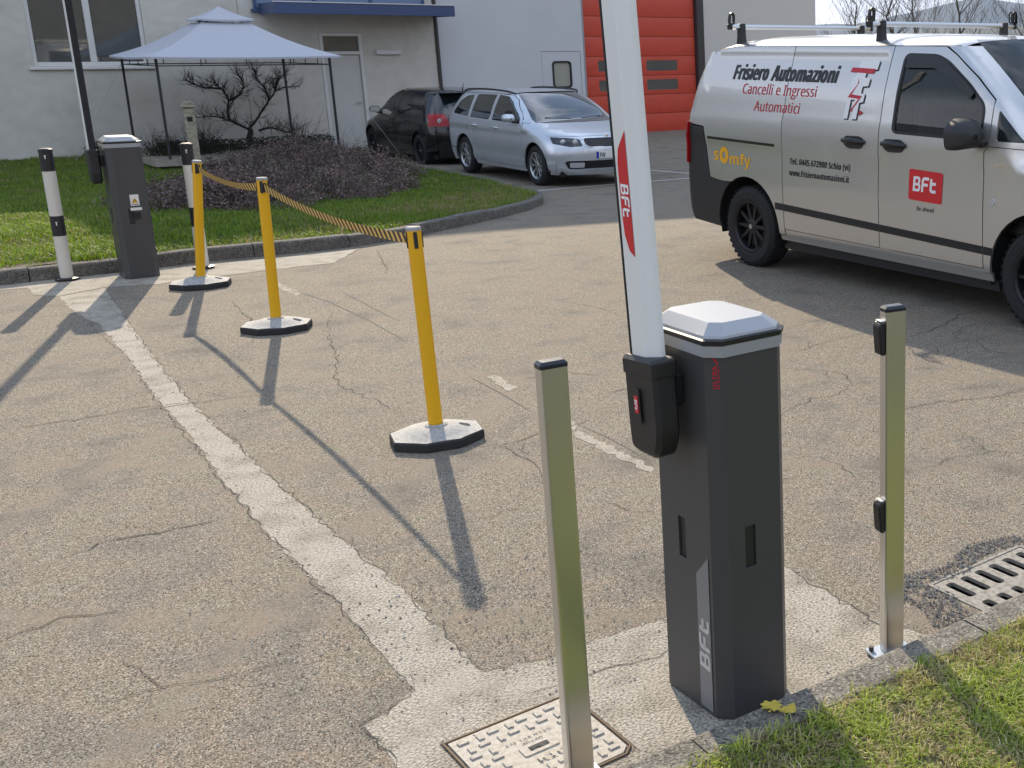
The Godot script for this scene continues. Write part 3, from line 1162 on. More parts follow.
	while y < 3.5:
		var y1 := y + 0.51
		var m := MB.new()
		var zz := -0.16
		var holes := []
		if row == 2 or row == 3:
			for q in [13.06, 14.52]:
				holes.append(rounded([[q, y + 0.12], [q + 0.98, y + 0.12], [q + 0.98, y + 0.40], [q, y + 0.40]], 0.03, 2))
		patch(m, pv([[12.66, y + 0.006], [16.1, y + 0.006], [16.1, y1 - 0.006], [12.66, y1 - 0.006]]), holes, 0.5, func(p: Vector2) -> Vector3: return Vector3(p.x, p.y, zz + 0.004 * (1.0 - pow(absf((p.y - y) / 0.51 - 0.5) * 2.0, 12.0))), 1.0, 0.04)
		var pn := part(rd, "door_panel", m, M.red_door)
		for h in holes:
			var pm := MB.new()
			prism(pm, h, zz - 0.02, zz + 0.004)
			part(pn, "pane", pm, M.pane)
		y = y1
		row += 1
	dm = MB.new()
	bbox(dm, Vector3(12.6, base - 0.2, -0.3), Vector3(16.35, 3.6, -0.20))
	part(rd, "backing", dm, M.red_groove)
	dm = MB.new()
	bbox(dm, Vector3(12.66, -0.49, -0.17), Vector3(16.1, -0.457, -0.13))
	part(rd, "bottom_seal", dm, M.rubber)
	dm = MB.new()
	bbox(dm, Vector3(16.12, base - 0.1, -0.2), Vector3(16.345, 3.57, -0.02), 0.01)
	part(rd, "jamb", dm, M.pipe_dark)
	dm = MB.new()
	bbox(dm, Vector3(12.60, base - 0.1, -0.19), Vector3(12.655, 3.57, -0.06), 0.01)
	part(rd, "jamb", dm, M.frame_grey)


# ---------------------------------------------------------------- lawn island, gazebo, plants

var island := []
var manhole_c := Vector2(-0.912, 2.758)
var lawn_noise := FastNoiseLite.new()


func lawn_y(p: Vector2) -> float:
	return T(p.y) + 0.095 + 0.03 * lawn_noise.get_noise_2d(p.x * 6.0, p.y * 6.0)


func build_island() -> void:
	lawn_noise.seed = 3
	lawn_noise.frequency = 0.08
	var front := [[-13.5, 3.3], [-9.5, 6.65], [-7.469, 8.435], [-6.966, 8.974], [-6.669, 9.237], [-6.355, 9.516], [-5.958, 10.001], [-5.526, 10.323], [-5.271, 10.503], [-4.984, 10.790], [-4.692, 11.243], [-4.528, 12.155], [-4.418, 13.472], [-4.449, 14.771], [-4.55, 15.7], [-4.75, 16.45], [-5.05, 17.1], [-5.5, 17.75], [-6.0, 18.4], [-6.8, 19.35], [-7.7, 20.35], [-8.55, 21.2], [-9.35, 22.05], [-10.4, 23.25], [-11.6, 24.5], [-12.6, 25.35]]
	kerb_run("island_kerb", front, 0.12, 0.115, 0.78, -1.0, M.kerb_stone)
	for p in front:
		island.append(p)
	island.append_array([[-13.2, 25.37], [-16.8, 22.07], [-31.0, 9.1], [-31.0, 3.3]])
	var lawn := inset(pv(island), 0.11)
	var m := MB.new()
	patch(m, lawn, [], 0.6, func(p: Vector2) -> Vector3: return Vector3(p.x, lawn_y(p), -p.y), -1.0)
	structure("lawn_ground", m, M.turf)
	# bare earth along the kerb at the left
	m = MB.new()
	patch(m, pv(ragged([[-9.4, 6.95], [-7.5, 8.62], [-6.95, 9.16], [-6.72, 9.37], [-6.8, 9.47], [-7.05, 9.35], [-7.3, 9.25], [-7.9, 8.75], [-9.3, 7.4]], 0.06, 0.03)), [], 0.3, func(p: Vector2) -> Vector3: return Vector3(p.x, lawn_y(p) + 0.012, -p.y), -1.0)
	structure("bare_soil", m, M.soil)

	gazebo()

	# gnarled little tree against the wall
	var at := Vector2(-13.2, 24.55)
	var tr := thing("bare_tree", "small gnarled leafless tree with spreading crown behind the gazebo", "tree", V(at.x, lawn_y(at) - 0.03, at.y), A)
	var tm := MB.new()
	var twigs := MB.new()
	var limbs := [
		[[0.0, 0.0, 0.0], [-0.02, 0.22, 0.0], [0.03, 0.45, 0.02], [0.0, 0.52, 0.0]],
		[[0.0, 0.5, 0.0], [-0.22, 0.62, 0.05], [-0.48, 0.75, 0.08], [-0.75, 0.82, 0.05], [-0.98, 0.78, 0.02]],
		[[-0.36, 0.69, 0.06], [-0.38, 0.95, 0.0], [-0.30, 1.15, -0.05], [-0.42, 1.4, -0.08], [-0.62, 1.55, -0.05]],
		[[-0.30, 1.15, -0.05], [-0.12, 1.25, 0.05], [0.0, 1.5, 0.08], [-0.1, 1.75, 0.05]],
		[[0.0, 0.5, 0.0], [0.2, 0.68, -0.05], [0.34, 0.9, -0.08], [0.5, 1.12, -0.02], [0.62, 1.32, 0.05], [0.9, 1.42, 0.08], [1.15, 1.40, 0.05]],
		[[0.5, 1.12, -0.02], [0.42, 1.4, 0.05], [0.28, 1.6, 0.02], [0.30, 1.8, 0.0]],
		[[0.62, 1.32, 0.05], [0.72, 1.55, 0.0], [0.9, 1.72, -0.05]],
		[[0.2, 0.45, 0.0], [0.45, 0.5, 0.05], [0.7, 0.42, 0.08], [0.95, 0.33, 0.05]],
		[[-0.42, 1.4, -0.08], [-0.8, 1.45, 0.0], [-1.15, 1.62, 0.03]],
	]
	for i in limbs.size():
		var pts := []
		var rad := []
		var cur := Curve3D.new()
		for k in limbs[i].size():
			var q: Array = limbs[i][k]
			var p0: Array = limbs[i][maxi(k - 1, 0)]
			var p1: Array = limbs[i][mini(k + 1, limbs[i].size() - 1)]
			var tg := Vector3(p1[0] - p0[0], p1[1] - p0[1], p1[2] - p0[2]) * 0.17
			cur.add_point(Vector3(q[0] * 0.95, q[1] * 0.93, q[2]), -tg, tg)
		var steps := 9
		for k in steps + 1:
			pts.append(cur.sample_baked(cur.get_baked_length() * k / steps, true) + Vector3(rng.randf_range(-0.008, 0.008), rng.randf_range(-0.008, 0.008), 0) * (0.0 if k == 0 else 1.0))
			rad.append(lerpf(0.027, 0.007, float(k) / steps) if i > 0 else lerpf(0.082, 0.045, float(k) / steps))
		tube(tm, pts, rad, 6)
		if i > 0:
			for k in range(1, pts.size()):
				for s in 4:
					var d: Vector3 = (pts[k] - pts[k - 1]).normalized()
					var o := (d * 0.5 + Vector3(rng.randf_range(-1, 1), rng.randf_range(-0.4, 1.0), rng.randf_range(-0.6, 0.6))).normalized()
					twig(twigs, pts[k - 1].lerp(pts[k], rng.randf()), o, rng.randf_range(0.16, 0.34), 0.008, 3)
	part(tr, "trunk", tm, M.bark_dark)
	part(tr, "crown", twigs, M.bark_dark)

	# thin leafless shrub right of the tree
	at = Vector2(-12.35, 24.9)
	var sh := thing("bare_shrub", "thin leafless twiggy shrub between gazebo leg and white door", "shrub", V(at.x, lawn_y(at), at.y), 0.0)
	var sm := MB.new()
	for i in 16:
		twig(sm, Vector3(rng.randf_range(-0.12, 0.12), 0, rng.randf_range(-0.1, 0.1)), Vector3(rng.randf_range(-0.7, 0.7), 1.0, rng.randf_range(-0.5, 0.5)).normalized(), rng.randf_range(0.5, 0.85), 0.010, 3)
	part(sh, "stem", sm, M.bark_dark)

	# evergreen shrubs at the foot of the wall
	var green := [Color(0.020, 0.030, 0.012), Color(0.03, 0.045, 0.016), Color(0.045, 0.055, 0.02)]
	var gl := ["dark green shrub at the wall, left of the gazebo's near leg", "dark green shrub beside the gazebo's back left leg", "small dark shrub under the left window"]
	var gp := [Vector2(-13.35, 23.05), Vector2(-13.95, 22.75), Vector2(-15.2, 23.0)]
	for i in 3:
		shrub("evergreen_shrub", gl[i], gp[i], Vector3(0.42, 0.55 - 0.12 * i, 0.36), 1600 - 400 * i, green, 0.035, "evergreen shrubs along the wall")
	# low dark hedge behind the gazebo
	var hd := thing("low_hedge", "low dark hedge along the wall under the gnarled tree", "hedge", V(-13.05, T(24.0) + 0.08, 24.15), A)
	var hm := MB.new()
	hm.tinted = true
	for i in 5000:
		var p := Vector3(rng.randf_range(-1.6, 1.7), rng.randf_range(0.0, 0.30), rng.randf_range(-0.2, 0.2))
		leaf(hm, p, rng.randf_range(0.03, 0.06), green[rng.randi() % 3] * 0.8)
	part(hd, "foliage", hm, M.leaf)

	# brown heather-like bushes in the bed
	var brown := [Color(0.15, 0.095, 0.10), Color(0.19, 0.13, 0.125), Color(0.11, 0.08, 0.078), Color(0.23, 0.175, 0.155), Color(0.10, 0.105, 0.055), Color(0.25, 0.165, 0.16)]
	var bl := [
		["purple brown heather bush nearest the yellow posts", Vector2(-7.75, 13.75), Vector3(1.05, 0.46, 0.85)],
		["low purple brown bush at the left end of the bed", Vector2(-8.75, 14.35), Vector3(0.8, 0.36, 0.7)],
		["brown bush in the middle of the bed behind the tape", Vector2(-7.75, 15.3), Vector3(1.2, 0.52, 1.0)],
		["broad brown bush reaching towards the grass beside the silver estate car", Vector2(-7.85, 16.9), Vector3(1.1, 0.48, 0.95)],
		["dark brown bush in front of the black hatchback", Vector2(-8.75, 18.9), Vector3(1.25, 0.56, 1.1)],
		["farthest brown bush of the bed, by the white door", Vector2(-10.3, 20.6), Vector3(1.2, 0.6, 1.0)],
		["brown bush beside the gazebo's right front leg", Vector2(-9.6, 17.6), Vector3(1.0, 0.5, 0.9)],
	]
	for b in bl:
		shrub("heather_bush", b[0], b[1], b[2], int(13000.0 * b[2].x * b[2].z), brown, 0.032, "brown bushes of the flower bed")

	# weathered post in the lawn
	var po := thing("garden_post", "weathered pale garden post with small dark opening behind the yellow posts", "post", V(-8.92, T(15.2) + 0.08, 15.2), 30.0)
	var pm := MB.new()
	bbox(pm, Vector3(-0.062, 0.0, -0.062), Vector3(0.062, 1.22, 0.062), 0.012)
	part(po, "shaft", pm, M.old_wood)
	pm = MB.new()
	bbox(pm, Vector3(-0.08, 1.223, -0.08), Vector3(0.08, 1.26, 0.08), 0.01)
	prism(pm, pv([[-0.075, 1.262], [0.075, 1.262], [0.04, 1.30], [-0.04, 1.30]]), -0.075, 0.075)
	part(po, "cap", pm, M.old_wood)
	pm = MB.new()
	bbox(pm, Vector3(-0.03, 1.05, 0.0635), Vector3(0.03, 1.11, 0.067))
	part(po, "opening", pm, M.pit)


func gazebo() -> void:
	var c := Vector2(-12.51, 22.75)
	var g0 := T(c.y) + 0.07
	var pad := MB.new()
	var pp := turned([[-1.75, -1.8], [1.7, -1.8], [1.7, 1.6], [-1.75, 1.6]], c, A)
	patch(pad, pp, [], 4.0, func(p: Vector2) -> Vector3: return Vector3(p.x, T(p.y) + 0.145, -p.y), -1.0, 0.12)
	structure("gazebo_paving", pad, M.cement)
	var g := thing("gazebo", "pale grey two tier canvas gazebo on thin dark legs by the wall", "gazebo", V(c.x, g0, c.y), A)
	var eave := 2.01 - 0.36 - g0
	for s in [[-1, 1], [1, 1], [-1, -1], [1, -1]]:
		var lm := MB.new()
		var x: float = 1.45 * s[0]
		var z: float = 1.45 * s[1]
		bbox(lm, Vector3(x - 0.02, 0.06, z - 0.02), Vector3(x + 0.02, eave, z + 0.02), 0.004)
		bbox(lm, Vector3(x - 0.06, 0.06, z - 0.06), Vector3(x + 0.06, 0.072, z + 0.06))
		part(g, "leg", lm, M.gazebo_frame)
	for q in 4:
		var fm := MB.new()
		var t := Transform3D(Basis(Vector3.UP, q * PI / 2), Vector3.ZERO)
		bbox(fm, Vector3(-1.43, eave - 0.02, 1.44), Vector3(1.43, eave, 1.46), 0.0, t)
		bbox(fm, Vector3(-1.43, eave - 0.15, 1.44), Vector3(1.43, eave - 0.13, 1.46), 0.0, t)
		for k in 3:
			var x := -0.75 + 0.75 * k
			bbox(fm, Vector3(x - 0.007, eave - 0.13, 1.443), Vector3(x + 0.007, eave - 0.02, 1.457), 0.0, t)
		part(g, "eave_frame", fm, M.gazebo_frame)
	var rm := MB.new()
	for q in 4:
		var t := Transform3D(Basis(Vector3.UP, q * PI / 2), Vector3.ZERO)
		tube(rm, [t * Vector3(1.45, eave - 0.01, 1.45), t * Vector3(0.95, eave + 0.20, 0.95), t * Vector3(0.40, eave + 0.56, 0.40)], [0.014], 5)
		tube(rm, [t * Vector3(0.40, eave + 0.56, 0.40), t * Vector3(0.22, eave + 0.70, 0.22), t * Vector3(0.0, eave + 0.86, 0.0)], [0.012], 5)
		tube(rm, [t * Vector3(0.40, eave + 0.60, 0.40), t * Vector3(-0.40, eave + 0.60, 0.40)], [0.012], 5)
	part(g, "roof_frame", rm, M.gazebo_frame)
	for tier in 2:
		var cm := MB.new()
		var h0: float = eave + 0.02 if tier == 0 else eave + 0.70
		var h1: float = eave + 0.63 if tier == 0 else eave + 0.93
		var r0: float = 1.62 if tier == 0 else 0.47
		var r1: float = 0.40 if tier == 0 else 0.01
		for q in 4:
			var t := Transform3D(Basis(Vector3.UP, q * PI / 2), Vector3.ZERO)
			var rows := 10
			var cols := 12
			var f := func(a: float, b: float) -> Vector3:
				var r: float = lerpf(r0, r1, b)
				var sag: float = -0.055 * (r0 - r1) * sin(b * PI) - 0.05 * (r0 - r1) * (1.0 - a * a) * sin(minf(1.0, b * 1.15) * PI) - 0.02 * (1.0 - a * a) * (1.0 - b)
				return t * Vector3(a * r, lerpf(h0, h1, b) + sag, r)
			for i in rows:
				for j in cols:
					var a0 := -1.0 + 2.0 * j / cols
					var a1 := -1.0 + 2.0 * (j + 1) / cols
					var b0 := float(i) / rows
					var b1 := float(i + 1) / rows
					cm.quad_out(f.call(a0, b0), f.call(a1, b0), f.call(a1, b1), f.call(a0, b1), Vector3.UP)
			# hanging hem
			for j in cols:
				var a0 := -1.0 + 2.0 * j / cols
				var a1 := -1.0 + 2.0 * (j + 1) / cols
				var d := Vector3(0, -0.035, 0)
				var p0: Vector3 = f.call(a0, 0.0)
				var p1: Vector3 = f.call(a1, 0.0)
				cm.quad_out(p0, p1, p1 + d, p0 + d, t.basis * Vector3(0, 0, 1))
		part(g, "canopy" if tier == 0 else "top_canopy", cm, M.canvas)
	for r in [[Vector3(1.45, eave - 0.1, 1.45), Vector3(2.6, 0.02, 1.5)], [Vector3(-1.45, eave - 0.1, -1.45), Vector3(-2.5, 0.02, -1.2)]]:
		var om := MB.new()
		tube(om, [r[0], r[1]], [0.0045], 5)
		part(g, "guy_rope", om, M.rope)


func twig(m: MB, p: Vector3, d: Vector3, length: float, r: float, depth: int) -> void:
	var pts := [p]
	var rad := [r]
	var q := p
	var dir := d
	for i in 3:
		dir = (dir + Vector3(rng.randf_range(-0.35, 0.35), rng.randf_range(-0.2, 0.35), rng.randf_range(-0.35, 0.35))).normalized()
		q += dir * length / 3.0
		pts.append(q)
		rad.append(r * (1.0 - 0.24 * (i + 1)))
	tube(m, pts, rad, 3)
	if depth <= 1:
		return
	for i in (3 if depth > 2 else 2):
		var k := 1 + rng.randi() % 3
		twig(m, pts[k], (dir + Vector3(rng.randf_range(-0.9, 0.9), rng.randf_range(-0.4, 0.8), rng.randf_range(-0.9, 0.9))).normalized(), length * rng.randf_range(0.5, 0.75), rad[k] * 0.7, depth - 1)


func leaf(m: MB, p: Vector3, size: float, col: Color) -> void:
	m.tint = col * rng.randf_range(0.75, 1.3)
	m.tint.a = 1.0
	var u := Vector3(rng.randf_range(-1, 1), rng.randf_range(-1, 1), rng.randf_range(-1, 1)).normalized()
	var w := u.cross(Vector3(rng.randf_range(-1, 1), rng.randf_range(-1, 1), rng.randf_range(-1, 1))).normalized()
	m.flat(p - u * size * 0.5, p + w * size * 0.28, p + u * size * 0.5)
	m.flat(p - u * size * 0.5, p + u * size * 0.5, p - w * size * 0.28)


func shrub(called: String, label: String, at: Vector2, half: Vector3, count: int, cols: Array, size: float, group: String) -> void:
	var o := thing(called, label, "bush", V(at.x, lawn_y(at) - 0.02, at.y), 0.0, group)
	var st := MB.new()
	for i in 40:
		var a := rng.randf() * TAU
		var r := sqrt(rng.randf()) * 0.6
		twig(st, Vector3(cos(a) * r * half.x * 0.6, 0.0, sin(a) * r * half.z * 0.6), Vector3(cos(a) * r * half.x * 1.3, half.y * 1.1, sin(a) * r * half.z * 1.3).normalized(), half.y * rng.randf_range(0.8, 1.15), 0.008, 3)
	part(o, "stem", st, M.bark_dark)
	var m := MB.new()
	m.tinted = true
	# leaves sit in clumps at the ends of the shoots
	var clumps := maxi(20, count / 45)
	for i in clumps:
		var a := rng.randf() * TAU
		var r := sqrt(rng.randf())
		var top := half.y * (1.0 - 0.75 * r * r) * rng.randf_range(0.72, 1.12)
		var c := Vector3(cos(a) * r * half.x, top * rng.randf_range(0.35, 1.0), sin(a) * r * half.z)
		var col: Color = cols[rng.randi() % cols.size()]
		for k in count / clumps:
			var p := c + Vector3(rng.randfn(0, 0.055), rng.randfn(0, 0.06), rng.randfn(0, 0.055))
			p.y = maxf(p.y, 0.01)
			leaf(m, p, size * rng.randf_range(0.7, 1.4), col)
	part(o, "foliage", m, M.leaf)


# ---------------------------------------------------------------- background

func build_background() -> void:
	# leafless trees beyond the yard
	var tr := [
		["leafless tree with dark trunk behind the van roof rack, left of centre", 0.75, 52.0, 8.5],
		["leafless tree behind the van's front roof bar", 4.1, 57.0, 9.0],
		["leafless tree at the right edge of the sky", 6.6, 52.0, 8.0],
		["slender leafless tree close to the corner of the works", -0.9, 62.0, 7.0],
		["leafless tree between the two tallest bare trees", 2.2, 66.0, 8.0],
	]
	for t in tr:
		var y := T(t[2])
		var o := thing("leafless_tree", t[0], "tree", V(t[1], y, t[2]), rng.randf() * 360.0, "bare trees beyond the yard")
		var trunk := MB.new()
		var crown := MB.new()
		var h: float = t[3]
		var pts := []
		var rad := []
		for i in 7:
			pts.append(Vector3(rng.randf_range(-0.12, 0.12) * i * 0.4, h * 0.62 * i / 6.0, rng.randf_range(-0.12, 0.12) * i * 0.4))
			rad.append(lerpf(0.075, 0.03, i / 6.0))
		tube(trunk, pts, rad, 7)
		part(o, "trunk", trunk, M.bark)
		for i in range(1, 7):
			for k in 4:
				var a := rng.randf() * TAU
				bough(crown, pts[i], Vector3(cos(a), rng.randf_range(0.45, 1.3), sin(a)).normalized(), h * rng.randf_range(0.20, 0.36), rad[i] * 0.55, 4)
		part(o, "crown", crown, M.bark)
	var bl := ["pale bare thicket at the corner of the works", "pale bare thicket behind the rear roof bar", "pale bare thicket below the tallest bare tree", "pale bare thicket behind the windscreen"]
	for i in 4:
		var p := Vector2([-1.9, -0.2, 2.6, 5.2][i], [46.0, 49.0, 47.0, 45.0][i])
		var o := thing("bare_thicket", bl[i], "bush", V(p.x, T(p.y), p.y), 0.0, "pale thickets beyond the yard")
		var m := MB.new()
		for k in 46:
			twig(m, Vector3(rng.randf_range(-0.8, 0.8), 0, rng.randf_range(-0.5, 0.5)), Vector3(rng.randf_range(-0.5, 0.5), 1.0, rng.randf_range(-0.4, 0.4)).normalized(), rng.randf_range(1.1, 1.8), 0.016, 3)
		part(o, "stem", m, M.twig_pale)
	# far hills
	var nz := FastNoiseLite.new()
	nz.seed = 9
	nz.frequency = 0.9
	nz.fractal_octaves = 4
	for k in 2:
		var m := MB.new()
		var r0: float = [1500.0, 3200.0][k]
		var hh: float = [40.0, 165.0][k]
		var rows := 7
		var prev := []
		for i in 141:
			var a := deg_to_rad(lerpf(-70.0, 70.0, i / 140.0))
			var ring := []
			var ridge := hh * (0.40 + 0.50 * exp(-pow((a - 0.10) / 0.085, 2.0)) + 0.25 * absf(nz.get_noise_2d(a * 3.0 + k * 7.0, 0.0)) + 0.10 * nz.get_noise_2d(a * 17.0, 3.0))
			for j in rows:
				var s := float(j) / (rows - 1)
				var r := r0 * (1.0 + 0.35 * s)
				var y := ridge * sin(s * PI * 0.5) * (1.0 + 0.10 * nz.get_noise_2d(a * 30.0, s * 4.0)) - 3.0
				ring.append(Vector3(sin(a) * r, y, -cos(a) * r))
			if prev.size():
				for j in rows - 1:
					m.quad_out(prev[j], ring[j], ring[j + 1], prev[j + 1], Vector3.UP + Vector3(0, 0, 1))
			prev = ring
		structure("far_hills", m, M.hill)
	# the wooded slope behind the camera, seen only as a reflection in panes and paint
	var s := MB.new()
	var pr := []
	for i in 81:
		var a := deg_to_rad(lerpf(20.0, 215.0, i / 80.0))
		var ring := []
		for j in 8:
			var q := j / 7.0
			var r := 34.0 + 40.0 * q
			ring.append(Vector3(sin(a) * r, -0.5 + 15.0 * smoothstep(0.0, 1.0, q) * (0.8 + 0.35 * nz.get_noise_2d(a * 9.0, q * 5.0)), -cos(a) * r))
		if pr.size():
			for j in 7:
				s.quad_out(pr[j], ring[j], ring[j + 1], pr[j + 1], Vector3.UP)
		pr = ring
	structure("wooded_slope", s, M.woods)


func bough(m: MB, p: Vector3, d: Vector3, length: float, r: float, depth: int) -> void:
	var pts := [p]
	var rad := [maxf(r, 0.006)]
	var dir := d
	var q := p
	for i in 4:
		dir = (dir + Vector3(rng.randf_range(-0.22, 0.22), rng.randf_range(-0.05, 0.22), rng.randf_range(-0.22, 0.22))).normalized()
		q += dir * length / 4.0
		pts.append(q)
		rad.append(maxf(r * (1.0 - 0.2 * (i + 1)), 0.0045))
	tube(m, pts, rad, 4 if depth > 2 else 3)
	if depth <= 1:
		return
	for i in 3:
		var k := 2 + i
		bough(m, pts[k], (dir + Vector3(rng.randf_range(-0.9, 0.9), rng.randf_range(-0.2, 0.6), rng.randf_range(-0.9, 0.9))).normalized(), length * rng.randf_range(0.45, 0.7), rad[k] * 0.65, depth - 1)


# ---------------------------------------------------------------- barriers, posts, stanchions

func octagon(a: float, b: float, c: float) -> PackedVector2Array:
	return pv([[-a + c, -b], [a - c, -b], [a, -b + c], [a, b - c], [a - c, b], [-a + c, b], [-a, b - c], [-a, -b + c]])


func ring_prism(m: MB, p0: PackedVector2Array, y0: float, p1: PackedVector2Array, y1: float, top := false) -> void:
	# wall between two outlines (x, z) at two heights
	var k := p0.size()
	for i in k:
		var j := (i + 1) % k
		var o := Vector3(p0[i].x + p0[j].x, 0.0, p0[i].y + p0[j].y) + Vector3(0, 0.001, 0)
		m.quad_out(Vector3(p0[i].x, y0, p0[i].y), Vector3(p0[j].x, y0, p0[j].y), Vector3(p1[j].x, y1, p1[j].y), Vector3(p1[i].x, y1, p1[i].y), o)
	if top:
		for i in range(1, k - 1):
			var a := Vector3(p1[0].x, y1, p1[0].y)
			var b := Vector3(p1[i].x, y1, p1[i].y)
			var d := Vector3(p1[i + 1].x, y1, p1[i + 1].y)
			if (d - a).cross(b - a).y >= 0.0:
				m.flat(a, b, d)
			else:
				m.flat(a, d, b)


func stroke(m: MB, pts: Array, w: float, f: Callable) -> void:
	# a thick pen line with square joints, laid on a surface
	var pl := PackedVector2Array()
	for p in pts:
		pl.push_back(Vector2(p[0], p[1]))
	for poly in Geometry2D.offset_polyline(pl, w * 0.5, Geometry2D.JOIN_ROUND, Geometry2D.END_BUTT):
		if Geometry2D.is_polygon_clockwise(poly):
			continue
		var ix := Geometry2D.triangulate_polygon(poly)
		for i in range(0, ix.size(), 3):
			var P := []
			for e in 3:
				P.append(f.call(poly[ix[i + e]]))
			var nn := surf_normal(f, poly[ix[i]])
			m.tri(P[0], P[1], P[2], nn, nn, nn)


func maker_mark(w: float, f: Callable) -> MB:
	# the three letters of the barrier maker's mark: B, F and a low t, in rounded strokes; width w, height about w * 0.42
	var m := MB.new()
	var k := w / 2.3
	var g := func(p: Vector2) -> Vector3: return f.call(Vector2(p.x * k + p.y * k * 0.08, p.y * k))
	var t := 0.2
	stroke(m, [[0.1, 0.0], [0.1, 1.02]], t, g)
	stroke(m, [[0.2, 0.93], [0.5, 0.93], [0.57, 0.86], [0.57, 0.64], [0.5, 0.57]], t * 0.9, g)
	stroke(m, [[0.2, 0.09], [0.54, 0.09], [0.62, 0.16], [0.62, 0.42], [0.54, 0.49], [0.2, 0.49]], t * 0.9, g)
	stroke(m, [[0.92, 0.0], [0.92, 0.82], [1.02, 0.92], [1.5, 0.92]], t, g)
	stroke(m, [[0.92, 0.5], [1.42, 0.5]], t, g)
	stroke(m, [[1.72, 0.95], [1.72, 0.2], [1.82, 0.1], [2.22, 0.1]], t, g)
	stroke(m, [[1.72, 0.62], [2.18, 0.62]], t, g)
	return m


func barrier(label: String, at: Vector3, near: bool) -> void:
	var o := thing("barrier_gate", label, "barrier", at, 42.0, "barrier gates of the entrance")
	var a := 0.124
	var b := 0.161
	var c := 0.037
	# cabinet: four faces and chamfered corners, faces with recessed lock slots
	var m := MB.new()
	var oc := octagon(a, b, c)
	var slot := 0.0
	var faces := [
		[func(p: Vector2) -> Vector3: return Vector3(-a, p.y, p.x), b - c, -1.0],
		[func(p: Vector2) -> Vector3: return Vector3(p.x, p.y, b), a - c, 1.0],
		[func(p: Vector2) -> Vector3: return Vector3(a, p.y, p.x), b - c, -1.0],
		[func(p: Vector2) -> Vector3: return Vector3(p.x, p.y, -b), a - c, 1.0],
	]
	for i in 4:
		var holes := []
		if i < 2:
			holes.append(pv([[-0.036, 0.445], [0.0, 0.445], [0.0, 0.567], [-0.036, 0.567]]))
		var hw: float = faces[i][1]
		var sg: float = [1.0, 1.0, -1.0, -1.0][i]
		patch(m, pv([[-hw, 0.0], [hw, 0.0], [hw, 1.057], [-hw, 1.057]]), holes, 0.4, faces[i][0], sg, 0.012 if i < 2 else 0.0)
	for i in 8:
		var j := (i + 1) % 8
		if i % 2 == 1:
			m.quad_out(Vector3(oc[i].x, 0, oc[i].y), Vector3(oc[j].x, 0, oc[j].y), Vector3(oc[j].x, 1.057, oc[j].y), Vector3(oc[i].x, 1.057, oc[i].y), Vector3(oc[i].x, 0, oc[i].y))
	part(o, "cabinet", m, M.anthracite)
	for i in 2:
		m = MB.new()
		if i == 0:
			bbox(m, Vector3(-a + 0.006, 0.447, -0.034), Vector3(-a + 0.011, 0.565, -0.002))
		else:
			bbox(m, Vector3(-0.034, 0.447, b - 0.011), Vector3(-0.002, 0.565, b - 0.006))
		part(o, "lock_cover", m, M.anthracite_dark)
	m = MB.new()
	ring_prism(m, octagon(a + 0.004, b + 0.004, c), 1.0575, octagon(a + 0.006, b + 0.006, c), 1.089, true)
	part(o, "light_band", m, M.band_grey)
	m = MB.new()
	ring_prism(m, octagon(a + 0.007, b + 0.007, c), 1.0895, octagon(a + 0.009, b + 0.009, c), 1.103)
	ring_prism(m, octagon(a + 0.009, b + 0.009, c), 1.103, octagon(a + 0.002, b + 0.002, c), 1.106, true)
	part(o, "lid_rim", m, M.anthracite_dark)
	m = MB.new()
	ring_prism(m, octagon(a, b, c), 1.1062, octagon(a - 0.002, b - 0.002, c), 1.113)
	ring_prism(m, octagon(a - 0.002, b - 0.002, c), 1.113, octagon(a - 0.034, b - 0.034, 0.028), 1.139)
	ring_prism(m, octagon(a - 0.034, b - 0.034, 0.028), 1.139, octagon(a - 0.036, b - 0.036, 0.028), 1.1405, true)
	part(o, "lid", m, M.lid_silver)
	# boom with its boot, standing upright beside the cabinet
	var lean := deg_to_rad(4.0 if near else 1.0)
	var bt := Transform3D(Basis(Vector3.RIGHT, -lean), Vector3(-0.19, 0.925, -0.03))
	var bm := MB.new()
	var boot := rounded([[-0.085, -0.13], [0.085, -0.13], [0.09, 0.10], [0.085, 0.115], [-0.085, 0.115], [-0.09, 0.10]], 0.03, 4)
	var lower := rounded([[-0.05, -0.16], [0.076, -0.15], [0.082, -0.09], [0.082, 0.10], [-0.078, 0.10], [-0.078, -0.09]], 0.03, 4)
	var face := Transform3D(Basis(Vector3(0, 0, -1), Vector3.UP, Vector3(1, 0, 0)), Vector3.ZERO)
	prism(bm, lower, -0.036, 0.036, bt * face, 0.012)
	var collar := rounded([[-0.08, 0.06], [0.084, 0.06], [0.086, 0.112], [0.07, 0.118], [-0.07, 0.118], [-0.083, 0.112]], 0.012, 3)
	prism(bm, collar, -0.039, 0.039, bt * face, 0.01)
	part(o, "boom_boot", bm, M.boot_black)
	bm = MB.new()
	box(bm, Vector3(-0.138, 0.95, -0.02), Vector3(0.030, 0.09, 0.09), 0.006)
	part(o, "shaft", bm, M.boot_black)
	var bo := Node3D.new()
	bo.name = "boom"
	bo.transform = bt
	o.add_child(bo, true)
	var prof := rounded([[-0.052, -0.022], [0.016, -0.022], [0.030, -0.010], [0.052, 0.006], [0.052, 0.022], [-0.052, 0.022]], 0.006, 4)
	bm = MB.new()
	var up := Transform3D(Basis(Vector3(0, 0, 1), Vector3(1, 0, 0), Vector3.UP), Vector3.ZERO)
	prism(bm, prof, 0.105, 3.6, up)
	part(bo, "profile", bm, M.boom_white if near else M.boom_white)
	bm = MB.new()
